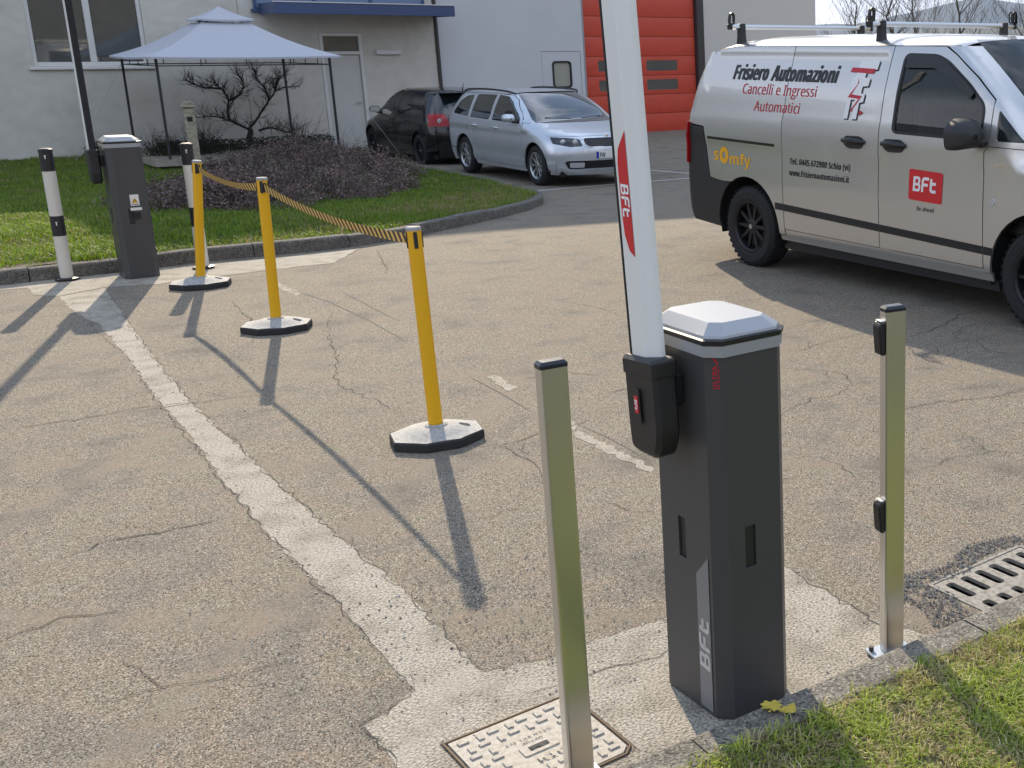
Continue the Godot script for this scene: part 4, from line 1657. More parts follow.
	if near:
		bbox(bm, Vector3(-0.021, 0.11, -0.066), Vector3(0.021, 3.58, -0.0525), 0.004)
	else:
		bbox(bm, Vector3(-0.0225, 0.11, 0.0475), Vector3(0.0225, 3.58, 0.075), 0.006)
	part(bo, "rubber_edge", bm, M.rubber)
	var sf := func(p: Vector2) -> Vector3: return Vector3(-0.0235, p.y, p.x)
	bm = MB.new()
	box(bm, Vector3(0.0, 0.108, 0.02), Vector3(0.012, 0.02, 0.05), 0.003)
	part(bo, "bolt", bm, M.steel)
	if near:
		# red sticker with the maker's mark
		var st := MB.new()
		var sp := pv([[0.012, 0.71], [-0.028, 0.665], [-0.036, 0.63], [-0.036, 0.50], [-0.030, 0.44], [-0.012, 0.40], [0.012, 0.385]])
		patch(st, sp, [], 0.1, sf, -1.0)
		var sk := part(bo, "sticker", st, M.logo_red)
		var lf := func(p: Vector2) -> Vector3: return Vector3(-0.0245, 0.575 - p.x, -0.029 + p.y)
		var lm := maker_mark(0.088, lf)
		part(sk, "mark", lm, M.logo_white)
		# second sticker, higher up
		st = MB.new()
		var sp2 := PackedVector2Array()
		for p in sp:
			sp2.push_back(p + Vector2(0, 1.55))
		patch(st, sp2, [], 0.1, sf, -1.0)
		part(bo, "sticker", st, M.logo_red)
		# badge plate on the boot
		var gm := MB.new()
		bbox(gm, Vector3(-0.0432, -0.065, -0.028), Vector3(-0.0405, 0.03, 0.004), 0.001)
		part(bo, "badge_recess", gm, M.boot_black)
		gm = MB.new()
		bbox(gm, Vector3(-0.0452, -0.035, -0.022), Vector3(-0.0434, 0.012, -0.002), 0.0008)
		var bd := part(bo, "badge", gm, M.logo_red)
		part(bd, "mark", maker_mark(0.030, func(p: Vector2) -> Vector3: return Vector3(-0.0460, 0.003 - p.x, -0.018 + p.y)), M.logo_white)
		# silver strip with the mark on the side face
		var sm := MB.new()
		var strip := pv([[0.049, 0.012], [0.110, 0.012], [0.110, 0.485], [0.049, 0.42]])
		patch(sm, strip, [], 0.5, func(p: Vector2) -> Vector3: return Vector3(-a - 0.0022, p.y, p.x), -1.0)
		part(o, "side_strip", sm, M.strip_grey)
		part(o, "mark", maker_mark(0.16, func(p: Vector2) -> Vector3: return Vector3(-a - 0.0032, 0.135 + p.x, 0.104 - p.y * 0.72)), M.logo_silver)
		# red product lettering down the chamfered corner
		var cf := func(p: Vector2) -> Vector3:
			var e := Vector3(-a + c * 0.5, 0.0, b - c * 0.5) + Vector3(-1, 0, 1).normalized() * 0.0016
			return e + Vector3(1, 0, 1).normalized() * (0.008 - p.y) + Vector3(0, 0.972 + p.x, 0)
		part(o, "product_lettering", printed("ULTRA", 0.062, 0.013, cf, 0.0, true), M.print_red)
		var sw := MB.new()
		for i in 2:
			stroke(sw, [[0.064 + 0.006 * i, -0.002], [0.076 + 0.003 * i, 0.004], [0.083, 0.013]], 0.003, cf)
		stroke(sw, [[-0.003, -0.004], [0.06, -0.004]], 0.002, cf)
		part(o, "swoosh", sw, M.print_red)
	else:
		var q := func(p: Vector2) -> Vector3: return Vector3(p.x, p.y, b + 0.002)
		part(o, "warning_label", decal(pv([[-0.012, 0.59], [0.05, 0.59], [0.05, 0.68], [-0.012, 0.68]]), q), M.sticker_white)
		part(o, "warning_triangle", decal(pv([[-0.004, 0.612], [0.042, 0.612], [0.019, 0.655]]), func(p: Vector2) -> Vector3: return Vector3(p.x, p.y, b + 0.004)), M.sticker_yellow)
		var tm := MB.new()
		stroke(tm, [[0.006, 0.618], [0.019, 0.643], [0.032, 0.618]], 0.004, func(p: Vector2) -> Vector3: return Vector3(p.x, p.y, b + 0.0055))
		stroke(tm, [[-0.006, 0.6], [0.044, 0.6]], 0.004, func(p: Vector2) -> Vector3: return Vector3(p.x, p.y, b + 0.0055))
		part(o, "warning_symbol", tm, M.print_black)
		part(o, "name_label", decal(pv([[-0.018, 0.552], [0.062, 0.552], [0.062, 0.575], [-0.018, 0.575]]), q), M.sticker_white)
		var km := MB.new()
		prism(km, rounded([[-0.008, 0.485], [0.045, 0.485], [0.045, 0.535], [-0.008, 0.535]], 0.012), b - 0.002, b + 0.012)
		part(o, "lock", km, M.rubber)


func aluminium_post(label: String, at: Vector3, turn: float, high: float, sensors: Array) -> void:
	var o := thing("aluminium_post", label, "post", at, turn, "aluminium photocell posts")
	var m := MB.new()
	var prof := rounded([[-0.034, -0.021], [0.034, -0.021], [0.034, 0.021], [-0.034, 0.021]], 0.008, 4)
	var up := Transform3D(Basis(Vector3(1, 0, 0), Vector3(0, 0, -1), Vector3.UP), Vector3.ZERO)
	prism(m, prof, 0.0, high, up)
	part(o, "profile", m, M.aluminium)
	m = MB.new()
	var p0 := PackedVector2Array()
	for p in prof:
		p0.push_back(p * 1.03)
	ring_prism(m, p0, high, p0, high + 0.009)
	ring_prism(m, p0, high + 0.009, inset(p0, 0.008), high + 0.016, true)
	part(o, "cap", m, M.cap_dark)
	m = MB.new()
	bbox(m, Vector3(-0.075, 0.004, -0.04), Vector3(0.06, 0.012, 0.04), 0.002)
	part(o, "foot_plate", m, M.zinc)
	m = MB.new()
	tube(m, [Vector3(-0.062, 0.012, -0.02), Vector3(-0.062, 0.026, -0.02)], [0.008], 6, true)
	part(o, "bolt", m, M.pipe_dark)
	for y in sensors:
		m = MB.new()
		prism(m, rounded([[-0.036, y], [-0.036, y - 0.10], [-0.052, y - 0.095], [-0.058, y - 0.012], [-0.05, y + 0.002]], 0.006, 3), -0.02, 0.02, Transform3D(), 0.004)
		part(o, "photocell", m, M.boot_black)
		m = MB.new()
		bbox(m, Vector3(-0.05, y + 0.002, -0.017), Vector3(-0.036, y + 0.006, 0.017), 0.002)
		part(o, "photocell_cap", m, M.frame_white)


func bollard(label: String, at: Vector3, turn: float) -> void:
	var o := thing("striped_bollard", label, "bollard", at, turn, "black and white bollards at the far kerb")
	var m := MB.new()
	var r := 0.046
	lathe(m, [[0.0, 0.004], [0.085, 0.004], [0.085, 0.014], [0.052, 0.02]], 20)
	part(o, "foot_plate", m, M.bollard_black)
	for s in [[0.012, 0.36, true], [0.362, 0.52, false], [0.522, 0.878, true], [0.88, 1.04, false]]:
		m = MB.new()
		var e: float = 0.0 if s[2] else 0.001
		lathe(m, [[r + e, s[0]], [r + e, s[1]]], 24)
		part(o, "white_section" if s[2] else "black_section", m, M.bollard_white if s[2] else M.bollard_black)
	m = MB.new()
	lathe(m, [[r + 0.003, 1.03], [r + 0.003, 1.05], [r - 0.01, 1.058], [0.0, 1.06]], 24)
	part(o, "cap", m, M.bollard_black)
	for y in [0.47, 1.0]:
		m = MB.new()
		bbox(m, Vector3(-0.003, y - 0.022, r), Vector3(0.003, y, r + 0.003))
		bbox(m, Vector3(-0.007, y, r), Vector3(0.007, y + 0.006, r + 0.004))
		part(o, "screw_mark", m, M.print_white)


func build_barriers() -> void:
	barrier("near barrier cabinet with light grey lid, white boom raised beside it", V(-0.437, 0.006, 3.066), true)
	barrier("far barrier cabinet with yellow warning label at the left kerb", V(-6.11, 0.006, 9.39), false)
	aluminium_post("near aluminium post left of the barrier, dark cap", V(-0.762, 0.004, 2.605), 38.0, 1.115, [])
	aluminium_post("aluminium post with two black photocells beside the kerb", V(0.052, 0.004, 3.262), 30.0, 1.10, [1.07, 0.515])
	bollard("black and white striped bollard left of the far barrier", V(-6.575, 0.006, 9.19), 25.0)
	bollard("black and white striped bollard hidden behind the first yellow post", V(-5.755, 0.006, 9.70), 25.0)


func build_stanchions() -> void:
	# base point, head point (the posts lean a little), facing
	var posts := [
		["yellow belt post nearest the far barrier, leaning left", Vector3(-5.34, 0.0, -8.93), Vector3(-5.245, 0.975, -8.95), 20.0],
		["middle yellow belt post of the three", Vector3(-4.02, 0.0, -7.51), Vector3(-4.005, 1.0, -7.53), 15.0],
		["yellow belt post standing out in the yard, nearest the camera", Vector3(-2.115, 0.0, -5.27), Vector3(-2.14, 1.02, -5.29), 30.0],
	]
	var heads := []
	for q in posts:
		var o := thing("belt_post", q[0], "belt post", q[1], q[3], "yellow belt posts")
		# base: a flattened dome on an octagonal rubber rim
		var n := 8
		var rim := PackedVector2Array()
		for i in n:
			var a := TAU * (i + 0.5) / n
			var k := 0.222 if i % 4 in [0, 3] else 0.205
			rim.push_back(Vector2(cos(a) * k, sin(a) * k * 0.92))
		var m := MB.new()
		ring_prism(m, rim, 0.004, rim, 0.038)
		ring_prism(m, rim, 0.038, inset(rim, 0.006), 0.046)
		part(o, "base_rim", m, M.base_rubber)
		m = MB.new()
		var top := inset(rim, 0.006)
		var handle := rounded([[0.105, -0.022], [0.155, -0.03], [0.155, 0.03], [0.105, 0.022]], 0.016, 4)
		var dome := func(p: Vector2) -> Vector3:
			var r := p.length() / 0.2
			return Vector3(p.x, 0.046 + 0.034 * (1.0 - smoothstep(0.25, 1.0, r)), p.y)
		patch(m, top, [handle], 0.04, dome, -1.0, 0.03)
		part(o, "base_top", m, M.base_dusty)
		m = MB.new()
		patch(m, inset(handle, -0.004), [], 0.05, func(p: Vector2) -> Vector3: return Vector3(p.x, 0.03, p.y), -1.0)
		part(o, "handle_pocket", m, M.base_rubber)
		m = MB.new()
		lathe(m, [[0.052, 0.07], [0.052, 0.083], [0.042, 0.088], [0.034, 0.088]], 24)
		part(o, "collar", m, M.base_dusty)
		var h: Vector3 = o.transform.affine_inverse() * q[2]
		var axis := h.normalized()
		var bx := Basis(Quaternion(Vector3.UP, axis))
		var t := Transform3D(bx, Vector3.ZERO)
		var L := h.length()
		m = MB.new()
		lathe(m, [[0.033, 0.06], [0.033, L]], 28, t)
		part(o, "tube", m, M.yellow_post)
		m = MB.new()
		lathe(m, [[0.0335, L], [0.0345, L + 0.003], [0.0345, L + 0.012], [0.030, L + 0.018], [0.0, L + 0.021]], 28, t)
		part(o, "cap", m, M.base_dusty)
		for k in 4:
			m = MB.new()
			var tt := t * Transform3D(Basis(Vector3.UP, k * PI / 2), Vector3.ZERO)
			bbox(m, Vector3(-0.009, L - 0.082, 0.030), Vector3(0.009, L - 0.004, 0.0365), 0.003, tt)
			part(o, "belt_slot", m, M.bollard_black)
		heads.append([o.transform * (axis * (L - 0.045)), o])
	# belts
	var lab := ["black and yellow striped belt between the first two belt posts", "black and yellow striped belt between the two nearest belt posts"]
	for i in 2:
		var a: Vector3 = heads[i][0]
		var b: Vector3 = heads[i + 1][0]
		var d := (b - a)
		d.y = 0.0
		d = d.normalized()
		a += d * 0.036
		b -= d * 0.036
		var o := thing("barrier_belt", lab[i], "belt", a, 0.0, "striped belts between the posts")
		var length := a.distance_to(b)
		var sag := 0.045 if i == 0 else 0.05
		var side := d.cross(Vector3.UP)
		var f := func(p: Vector2) -> Vector3:
			var s := p.x / length
			var tw := 0.35 * sin(s * PI) * (1.0 if i == 0 else 0.5)
			return (b - a) * s + Vector3(0, -4.0 * sag * s * (1.0 - s), 0) + (Vector3.UP * cos(tw) + side * sin(tw)) * p.y
		var my := MB.new()
		var mb := MB.new()
		var w := 0.048
		var pitch := 0.036
		var x := -0.05
		var k := 0
		var full := PackedVector2Array([Vector2(0, -w / 2), Vector2(length, -w / 2), Vector2(length, w / 2), Vector2(0, w / 2)])
		while x < length + 0.05:
			var q := PackedVector2Array([Vector2(x + 0.02, -w / 2), Vector2(x + pitch + 0.02, -w / 2), Vector2(x + pitch - 0.02, w / 2), Vector2(x - 0.02, w / 2)])
			for poly in Geometry2D.intersect_polygons(q, full):
				patch(my if k % 2 == 0 else mb, poly, [], 0.1, f)
			x += pitch
			k += 1
		part(o, "yellow_stripes", my, M.tape_yellow)
		part(o, "black_stripes", mb, M.tape_black)
		for e in 2:
			var cm := MB.new()
			var at: Vector3 = Vector3.ZERO if e == 0 else b - a
			box(cm, Vector3.ZERO, Vector3(0.03, 0.06, 0.03), 0.004, Transform3D(Basis(d, Vector3.UP, d.cross(Vector3.UP)), at))
			part(o, "belt_clip", cm, M.bollard_black)


# ---------------------------------------------------------------- vehicles
# Bodies are given by curves over the height: half width w, front end xf, rear end xr. Local axes: x forward
# from the rear axle, y up from the ground, z to the right.

func side_w(b: Dictionary, x: float, y: float) -> float:
	var w := cv(b.w, y)
	var lf := cv(b.lf, y)
	var a: float = (x - (cv(b.xf, y) - lf)) / lf
	if a > 0.0:
		w *= pow(maxf(0.0, 1.0 - pow(minf(a, 1.0), 2.0)), 1.0 / b.nf)
	var lr := cv(b.lr, y)
	a = ((cv(b.xr, y) + lr) - x) / lr
	if a > 0.0:
		w *= pow(maxf(0.0, 1.0 - pow(minf(a, 1.0), 2.0)), 1.0 / b.nr)
	if b.has("relief"):
		w += b.relief.call(x, y)
	return w


func side_f(b: Dictionary, s: float, out := 0.0) -> Callable:
	return func(p: Vector2) -> Vector3: return Vector3(p.x, p.y, s * (side_w(b, p.x, p.y) + out))


func front_f(b: Dictionary, out := 0.0) -> Callable:
	return func(p: Vector2) -> Vector3:
		var lf := cv(b.lf, p.y)
		var a := minf(absf(p.x) / cv(b.w, p.y), 0.9999)
		return Vector3(cv(b.xf, p.y) - lf + lf * sqrt(1.0 - pow(a, b.nf)) + out, p.y, p.x)


func rear_f(b: Dictionary, out := 0.0) -> Callable:
	return func(p: Vector2) -> Vector3:
		var lr := cv(b.lr, p.y)
		var a := minf(absf(p.x) / cv(b.w, p.y), 0.9999)
		return Vector3(cv(b.xr, p.y) + lr - lr * sqrt(1.0 - pow(a, b.nr)) - out, p.y, p.x)


func front_edge(b: Dictionary, y: float, k: float) -> float:
	return cv(b.w, y) * pow(1.0 - k * k, 1.0 / b.nf)


func rear_edge(b: Dictionary, y: float, k: float) -> float:
	return cv(b.w, y) * pow(1.0 - k * k, 1.0 / b.nr)


func front_x(b: Dictionary, y: float, k: float) -> float:
	var lf := cv(b.lf, y)
	return cv(b.xf, y) - lf + lf * k


func rear_x(b: Dictionary, y: float, k: float) -> float:
	var lr := cv(b.lr, y)
	return cv(b.xr, y) + lr - lr * k


func end_panel(b: Dictionary, y0: float, y1: float, k: float, front: bool) -> PackedVector2Array:
	# the outline (z, y) of the front or rear face between two heights
	var l := []
	var steps := maxi(2, roundi((y1 - y0) / 0.06))
	for i in steps + 1:
		var y := lerpf(y0, y1, float(i) / steps)
		l.append([front_edge(b, y, k) if front else rear_edge(b, y, k), y])
	for i in range(steps, -1, -1):
		var y := lerpf(y0, y1, float(i) / steps)
		l.append([-(front_edge(b, y, k) if front else rear_edge(b, y, k)), y])
	return pv(l)


func side_panel(b: Dictionary, root: Node, called: String, poly: Array, holes: Array, mat: Material, cell := 0.1, out := 0.0, both := true, thick := 0.02) -> Array:
	var made := []
	for s in ([1.0, -1.0] if both else [1.0]):
		var m := MB.new()
		var p := pv(poly)
		if area2(p) < 0.0:
			p.reverse()
		patch(m, p, holes, cell, side_f(b, s, out), s, thick)
		made.append(part(root, called, m, mat))
	return made


func end_piece(b: Dictionary, root: Node, called: String, poly: PackedVector2Array, holes: Array, mat: Material, front := true, cell := 0.1, out := 0.0, thick := 0.02) -> MeshInstance3D:
	var m := MB.new()
	var p := poly
	if area2(p) < 0.0:
		p.reverse()
	patch(m, p, holes, cell, front_f(b, out) if front else rear_f(b, out), -1.0 if front else 1.0, thick)
	return part(root, called, m, mat)


func bound(b: Dictionary, y0: float, y1: float, k: float, front := true, steps := 10) -> Array:
	# the line (x, y) along which the side passes into the front or the rear face
	var out := []
	for i in steps + 1:
		var y := lerpf(y0, y1, float(i) / steps)
		out.append([front_x(b, y, k) if front else rear_x(b, y, k), y])
	return out


func top_piece(root: Node, called: String, x0: float, x1: float, edge: Callable, height: Callable, rim: Callable, bow0: float, bow1: float, mat: Material, n := 24, cols := 24) -> MeshInstance3D:
	# a roof: edge(x) half width, height(x) on the middle line, rim(x) height at the edge; both ends bowed outwards
	var m := MB.new()
	var f := func(p: Vector2) -> Vector3:
		var e: float = edge.call(p.x)
		var u: float = clampf((p.x - x0) / (x1 - x0), 0.0, 1.0)
		var hc: float = height.call(p.x)
		var t: float = p.y
		var bend: float = (bow1 * smoothstep(0.7, 1.0, u) - bow0 * smoothstep(0.3, 0.0, u)) * (1.0 - t * t)
		return Vector3(p.x + bend, hc - (hc - rim.call(p.x)) * (0.35 * t * t + 0.65 * pow(absf(t), 7.0)), e * t)
	for i in n:
		for j in cols:
			var P := []
			var N := []
			for q in [[0, 0], [1, 0], [1, 1], [0, 1]]:
				var uv := Vector2(lerpf(x0, x1, float(i + q[0]) / n), -1.0 + 2.0 * (j + q[1]) / cols)
				P.append(f.call(uv))
				N.append(-surf_normal(f, uv))
			m.tri(P[0], P[1], P[2], N[0], N[1], N[2])
			m.tri(P[0], P[2], P[3], N[0], N[2], N[3])
	return part(root, called, m, mat)


func wheel(root: Node, at: Vector3, r: float, wide: float, rim_r: float, style: String, s: float) -> void:
	# s: side the outer face looks to
	var w := Node3D.new()
	w.name = "wheel"
	root.add_child(w, true)
	var t := Transform3D(Basis(Vector3(1, 0, 0), Vector3(0, 0, s), Vector3(0, -s, 0)), at)    # lathe axis y -> outwards
	w.transform = t
	var h := wide * 0.5
	var m := MB.new()
	lathe(m, [[rim_r - 0.012, -h + 0.01], [rim_r + 0.02, -h], [r - 0.045, -h - 0.004], [r - 0.012, -h + 0.022], [r, -h + 0.05], [r, h - 0.05], [r - 0.012, h - 0.022], [r - 0.045, h + 0.004], [rim_r + 0.02, h], [rim_r, h - 0.008], [rim_r - 0.006, h - 0.03]], 40)
	# tread grooves
	part(w, "tyre", m, M.tyre)
	m = MB.new()
	for k in 40:
		var a := TAU * k / 40
		var bt := Transform3D(Basis(Vector3.UP, -a), Vector3.ZERO)
		bbox(m, Vector3(r - 0.004, h - 0.055, -0.017), Vector3(r + 0.004, h - 0.02, 0.012), 0.002, bt)
		bbox(m, Vector3(r - 0.004, -0.05, -0.012), Vector3(r + 0.004, 0.04, 0.014), 0.002, bt)
	part(w, "tread_block", m, M.tyre).set_meta("kind", "stuff")
	var mat: Material = M.rim_black if style == "black" else M.rim_silver
	m = MB.new()
	lathe(m, [[rim_r - 0.008, h - 0.03], [rim_r - 0.004, h - 0.006], [rim_r - 0.014, h - 0.004], [rim_r - 0.028, h - 0.02], [rim_r - 0.03, h - 0.10]], 40)
	part(w, "rim", m, mat)
	m = MB.new()
	lathe(m, [[rim_r - 0.03, h - 0.10], [0.05, h - 0.11]], 32)
	part(w, "brake_disc", m, M.plastic_black)
	var n := 10
	for k in n:
		m = MB.new()
		var a := TAU * k / n
		var bt := Transform3D(Basis(Vector3.UP, a), Vector3.ZERO)
		var d: float = 0.010 if style == "black" else 0.014
		prism(m, pv([[0.045, -0.018], [rim_r - 0.02, -d * 1.3], [rim_r - 0.02, d * 1.3], [0.045, 0.018]]), -h + 0.035, -h + 0.058, bt * Transform3D(Basis(Vector3(1, 0, 0), Vector3(0, 0, 1), Vector3(0, -1, 0)), Vector3.ZERO), 0.004)
		part(w, "spoke", m, mat)
	m = MB.new()
	lathe(m, [[0.062, h - 0.06], [0.06, h - 0.035], [0.045, h - 0.028], [0.0, h - 0.026]], 20)
	part(w, "hub", m, mat)
	m = MB.new()
	lathe(m, [[0.022, h - 0.026], [0.02, h - 0.018], [0.0, h - 0.017]], 14)
	part(w, "hub_cap", m, M.hub_silver)


func arch_liner(m: MB, cx: float, cy: float, r: float, z0: float, z1: float) -> void:
	for k in 18:
		var a0 := lerpf(-0.25, PI + 0.25, k / 18.0)
		var a1 := lerpf(-0.25, PI + 0.25, (k + 1) / 18.0)
		m.quad(Vector3(cx + cos(a0) * r, cy + sin(a0) * r, z0), Vector3(cx + cos(a1) * r, cy + sin(a1) * r, z0), Vector3(cx + cos(a1) * r, cy + sin(a1) * r, z1), Vector3(cx + cos(a0) * r, cy + sin(a0) * r, z1))
		m.flat(Vector3(cx, cy - 0.1, z0), Vector3(cx + cos(a0) * r, cy + sin(a0) * r, z0), Vector3(cx + cos(a1) * r, cy + sin(a1) * r, z0))


func build_van() -> void:
	var yaw := -47.57
	var a := deg_to_rad(yaw)
	# reference: ground under the outer face of the right rear wheel
	var inward := Vector3(-sin(a), 0, -cos(a))
	var o := thing("delivery_van", "silver panel van with company lettering and roof bars, parked on the right", "van", V(-1.083, 0.0, 9.798) + inward * 0.945, yaw)
	var b := {
		"w": [[0.2, 0.90], [0.30, 0.925], [0.36, 0.945], [0.6, 0.958], [0.95, 0.966], [1.14, 0.964], [1.26, 0.955], [1.30, 0.945], [1.5, 0.905], [1.7, 0.845], [1.80, 0.81], [1.86, 0.785], [1.93, 0.74]],
		"xf": [[0.2, 3.98], [0.45, 4.09], [0.7, 4.10], [0.9, 4.02], [1.02, 3.86], [1.10, 3.62], [1.15, 3.52], [1.5, 3.08], [1.86, 2.55], [1.93, 2.42]],
		"lf": [[0.2, 0.85], [0.9, 0.85], [1.10, 0.7], [1.3, 0.42], [1.93, 0.34]],
		"xr": [[0.2, -0.98], [0.45, -1.03], [1.1, -1.0], [1.5, -0.93], [1.75, -0.86], [1.86, -0.80], [1.93, -0.74]],
		"lr": [[0.2, 0.20], [1.1, 0.17], [1.86, 0.22], [1.93, 0.25]],
		"nf": 2.2, "nr": 2.6,
	}
	# pressed outline of the load bay panels, and the crease under the handles
	b["relief"] = func(x: float, y: float) -> float:
		var r := 0.0
		if x < 1.63 and y > 1.27 and y < 1.8:
			var d: float = minf(minf(y - 1.285 + 0.02, 1.795 - y), minf(1.625 - x, (x + 0.66 - 0.42 * maxf(0.0, y - 1.45))))
			r -= 0.008 * smoothstep(0.0, 0.022, d)
		r -= 0.007 * smoothstep(1.075, 1.03, y) * smoothstep(0.75, 0.98, y)
		return r
	var sil: Material = M.van_silver
	var R := 0.345
	var ax := 3.2
	var ra := arc(Vector2(0, 0.35), 0.425, 155.0, -5.0, 16)            # over the rear wheel, back to front
	# rear quarter
	var quarter := [[-0.86, 1.19], [-0.605, 1.17], [-0.525, 0.735], [-0.375, 0.715]]
	for p in arc(Vector2(0, 0.35), 0.425, 121.0, -2.0, 14):
		quarter.append(p)
	quarter.append_array([[0.43, 0.335], [0.496, 0.335], [0.496, 1.85], [0.0, 1.85], [-0.30, 1.845], [-0.45, 1.83], [-0.58, 1.80], [-0.66, 1.76], [-0.71, 1.68], [-0.77, 1.5]])
	side_panel(b, o, "rear_quarter", quarter, [], sil, 0.06)
	# sliding door, front door
	side_panel(b, o, "sliding_door", [[0.504, 0.385], [1.655, 0.375], [1.655, 1.85], [0.504, 1.85]], [], sil, 0.06)
	var dwin := rounded([[1.80, 1.245], [2.665, 1.235], [2.665, 1.46], [2.50, 1.59], [2.24, 1.745], [2.12, 1.785], [1.80, 1.79]], 0.05, 5)
	var fdoor := [[1.663, 0.375], [2.705, 0.365], [2.705, 1.16], [2.742, 1.2], [2.742, 1.50], [2.55, 1.64], [2.30, 1.79], [2.18, 1.846], [1.663, 1.85]]
	side_panel(b, o, "front_door", fdoor, [dwin], sil, 0.06)
	# wing with the front wheel arch
	var wing := [[2.713, 0.335], [2.775, 0.335]]
	for p in arc(Vector2(ax, 0.36), 0.43, 183.0, 10.0, 16):
		wing.append(p)
	wing.append_array([[3.645, 0.60], [3.645, 0.90]])
	wing.append_array(bound(b, 0.90, 1.165, 0.48))
	wing.append_array([[3.02, 1.19], [2.75, 1.195], [2.713, 1.16]])
	side_panel(b, o, "wing", wing, [], sil, 0.06)
	# A pillar with the small fixed window
	var tri := rounded([[2.80, 1.235], [3.05, 1.235], [2.80, 1.44]], 0.02, 3)
	var ap := [[2.75, 1.20], [3.02, 1.195]]
	ap.append_array(bound(b, 1.172, 1.85, 0.55))
	ap.append_array([[2.20, 1.85], [2.31, 1.795], [2.56, 1.645], [2.75, 1.505]])
	side_panel(b, o, "windscreen_pillar", ap, [tri], sil, 0.05)
	side_panel(b, o, "quarter_glass", [[2.79, 1.225], [3.07, 1.225], [2.79, 1.455]], [], M.cab_glass, 0.08, -0.008, true, 0.0)
	for g in side_panel(b, o, "side_window", [[1.79, 1.235], [2.68, 1.225], [2.68, 1.47], [2.51, 1.60], [2.25, 1.755], [2.12, 1.797], [1.79, 1.80]], [], M.cab_glass, 0.1, -0.010, true, 0.0):
		pass
	# window seals, wind deflector
	side_panel(b, o, "window_seal", _list(inset(dwin, -0.012)), [inset(dwin, 0.010)], M.plastic_black, 0.06, 0.002, true, 0.008)
	side_panel(b, o, "wind_deflector", [[1.83, 1.785], [1.83, 1.70], [2.12, 1.70], [2.30, 1.64], [2.52, 1.50], [2.56, 1.545], [2.45, 1.62], [2.24, 1.74], [2.12, 1.78]], [], M.plastic_black, 0.06, 0.012, true, 0.004)
	# sill, stripe, rear bumper corner
	var sill := [[0.425, 0.285], [2.78, 0.275], [2.78, 0.328], [2.71, 0.330], [2.71, 0.358], [1.66, 0.368], [0.5, 0.378], [0.5, 0.328], [0.425, 0.328]]
	side_panel(b, o, "sill", sill, [], sil, 0.1, -0.008)
	var lower := [[0.40, 0.20], [2.80, 0.20], [2.80, 0.272], [0.425, 0.282]]
	side_panel(b, o, "under_sill", lower, [], M.plastic_dark, 0.15, -0.035)
	for seg in [[0.39, 0.494], [0.506, 1.653], [1.665, 2.703], [2.715, 2.795]]:
		var yb := func(x: float) -> float: return lerpf(0.60, 0.515, (x - 0.25) / 2.55)
		side_panel(b, o, "side_stripe", [[seg[0], yb.call(seg[0]) - 0.056], [seg[1], yb.call(seg[1]) - 0.056], [seg[1], yb.call(seg[1])], [seg[0], yb.call(seg[0])]], [], M.trim_stripe, 0.1, 0.003, true, 0.003)
	var bump := [[rear_x(b, 0.34, 0.8), 0.34], [-0.415, 0.30]]
	for p in arc(Vector2(0, 0.35), 0.425, 187.0, 123.0, 8):
		bump.append(p)
	bump.append_array([[-0.53, 0.728], [-0.612, 1.162], [rear_x(b, 1.17, 0.8), 1.18], [rear_x(b, 0.75, 0.8), 0.75], [rear_x(b, 0.5, 0.8), 0.5]])
	side_panel(b, o, "rear_bumper_corner", bump, [], M.plastic_dark, 0.06, 0.004)
	end_piece(b, o, "rear_bumper", end_panel(b, 0.34, 0.62, 0.8, false), [], M.plastic_dark, false, 0.1, 0.004)
	end_piece(b, o, "rear_door", end_panel(b, 0.628, 1.80, 0.8, false), [], sil, false, 0.1)
	end_piece(b, o, "rear_window", rounded([[-0.6, 1.25], [0.6, 1.25], [0.56, 1.70], [-0.56, 1.70]], 0.06), [], M.car_glass, false, 0.12, 0.004)
	# tail lamps wrap the rear corners above the bumper
	for s in [1.0, -1.0]:
		var m := MB.new()
		patch(m, pv([[s * 0.70, 0.84], [s * 0.70, 1.22], [s * rear_edge(b, 1.2, 0.55), 1.22], [s * rear_edge(b, 0.84, 0.55), 0.84]] if s > 0 else [[s * 0.70, 0.84], [s * rear_edge(b, 0.84, 0.55), 0.84], [s * rear_edge(b, 1.2, 0.55), 1.22], [s * 0.70, 1.22]]), [], 0.05, rear_f(b, 0.022), 1.0, 0.03)
		var tl := part(o, "tail_lamp", m, M.red_lamp)
		var sm := MB.new()
		var sp := pv([[rear_x(b, 0.84, 0.5), 0.84], [rear_x(b, 0.84, -0.05), 0.84], [rear_x(b, 1.2, -0.05), 1.2], [rear_x(b, 1.2, 0.5), 1.2]])
		patch(sm, sp, [], 0.05, side_f(b, s, 0.03), s, 0.03)
		part(tl, "side_lens", sm, M.red_lamp)
		var m2 := MB.new()
		patch(m2, pv([[s * 0.72, 0.93], [s * 0.72, 1.0], [s * 0.90, 1.0], [s * 0.90, 0.93]] if s > 0 else [[s * 0.72, 0.93], [s * 0.90, 0.93], [s * 0.90, 1.0], [s * 0.72, 1.0]]), [], 0.05, rear_f(b, 0.026), 1.0)
		part(tl, "clear_lens", m2, M.clear_lamp)
	# panel along the D pillar between quarter and rear doors
	var dp := []
	for i in 11:
		var y := lerpf(1.185, 1.80, i / 10.0)
		dp.append([rear_x(b, y, 0.8), y])
	dp.append_array([[-0.60, 1.802], [-0.705, 1.685], [-0.765, 1.5], [-0.865, 1.195]])
	side_panel(b, o, "rear_pillar", dp, [], sil, 0.05)
	# roof: rounded down into the gutter
	var rim := func(x: float) -> float: return cv([[-0.70, 1.70], [-0.66, 1.76], [-0.58, 1.80], [-0.45, 1.83], [-0.30, 1.845], [0.0, 1.85], [2.4, 1.85]], x)
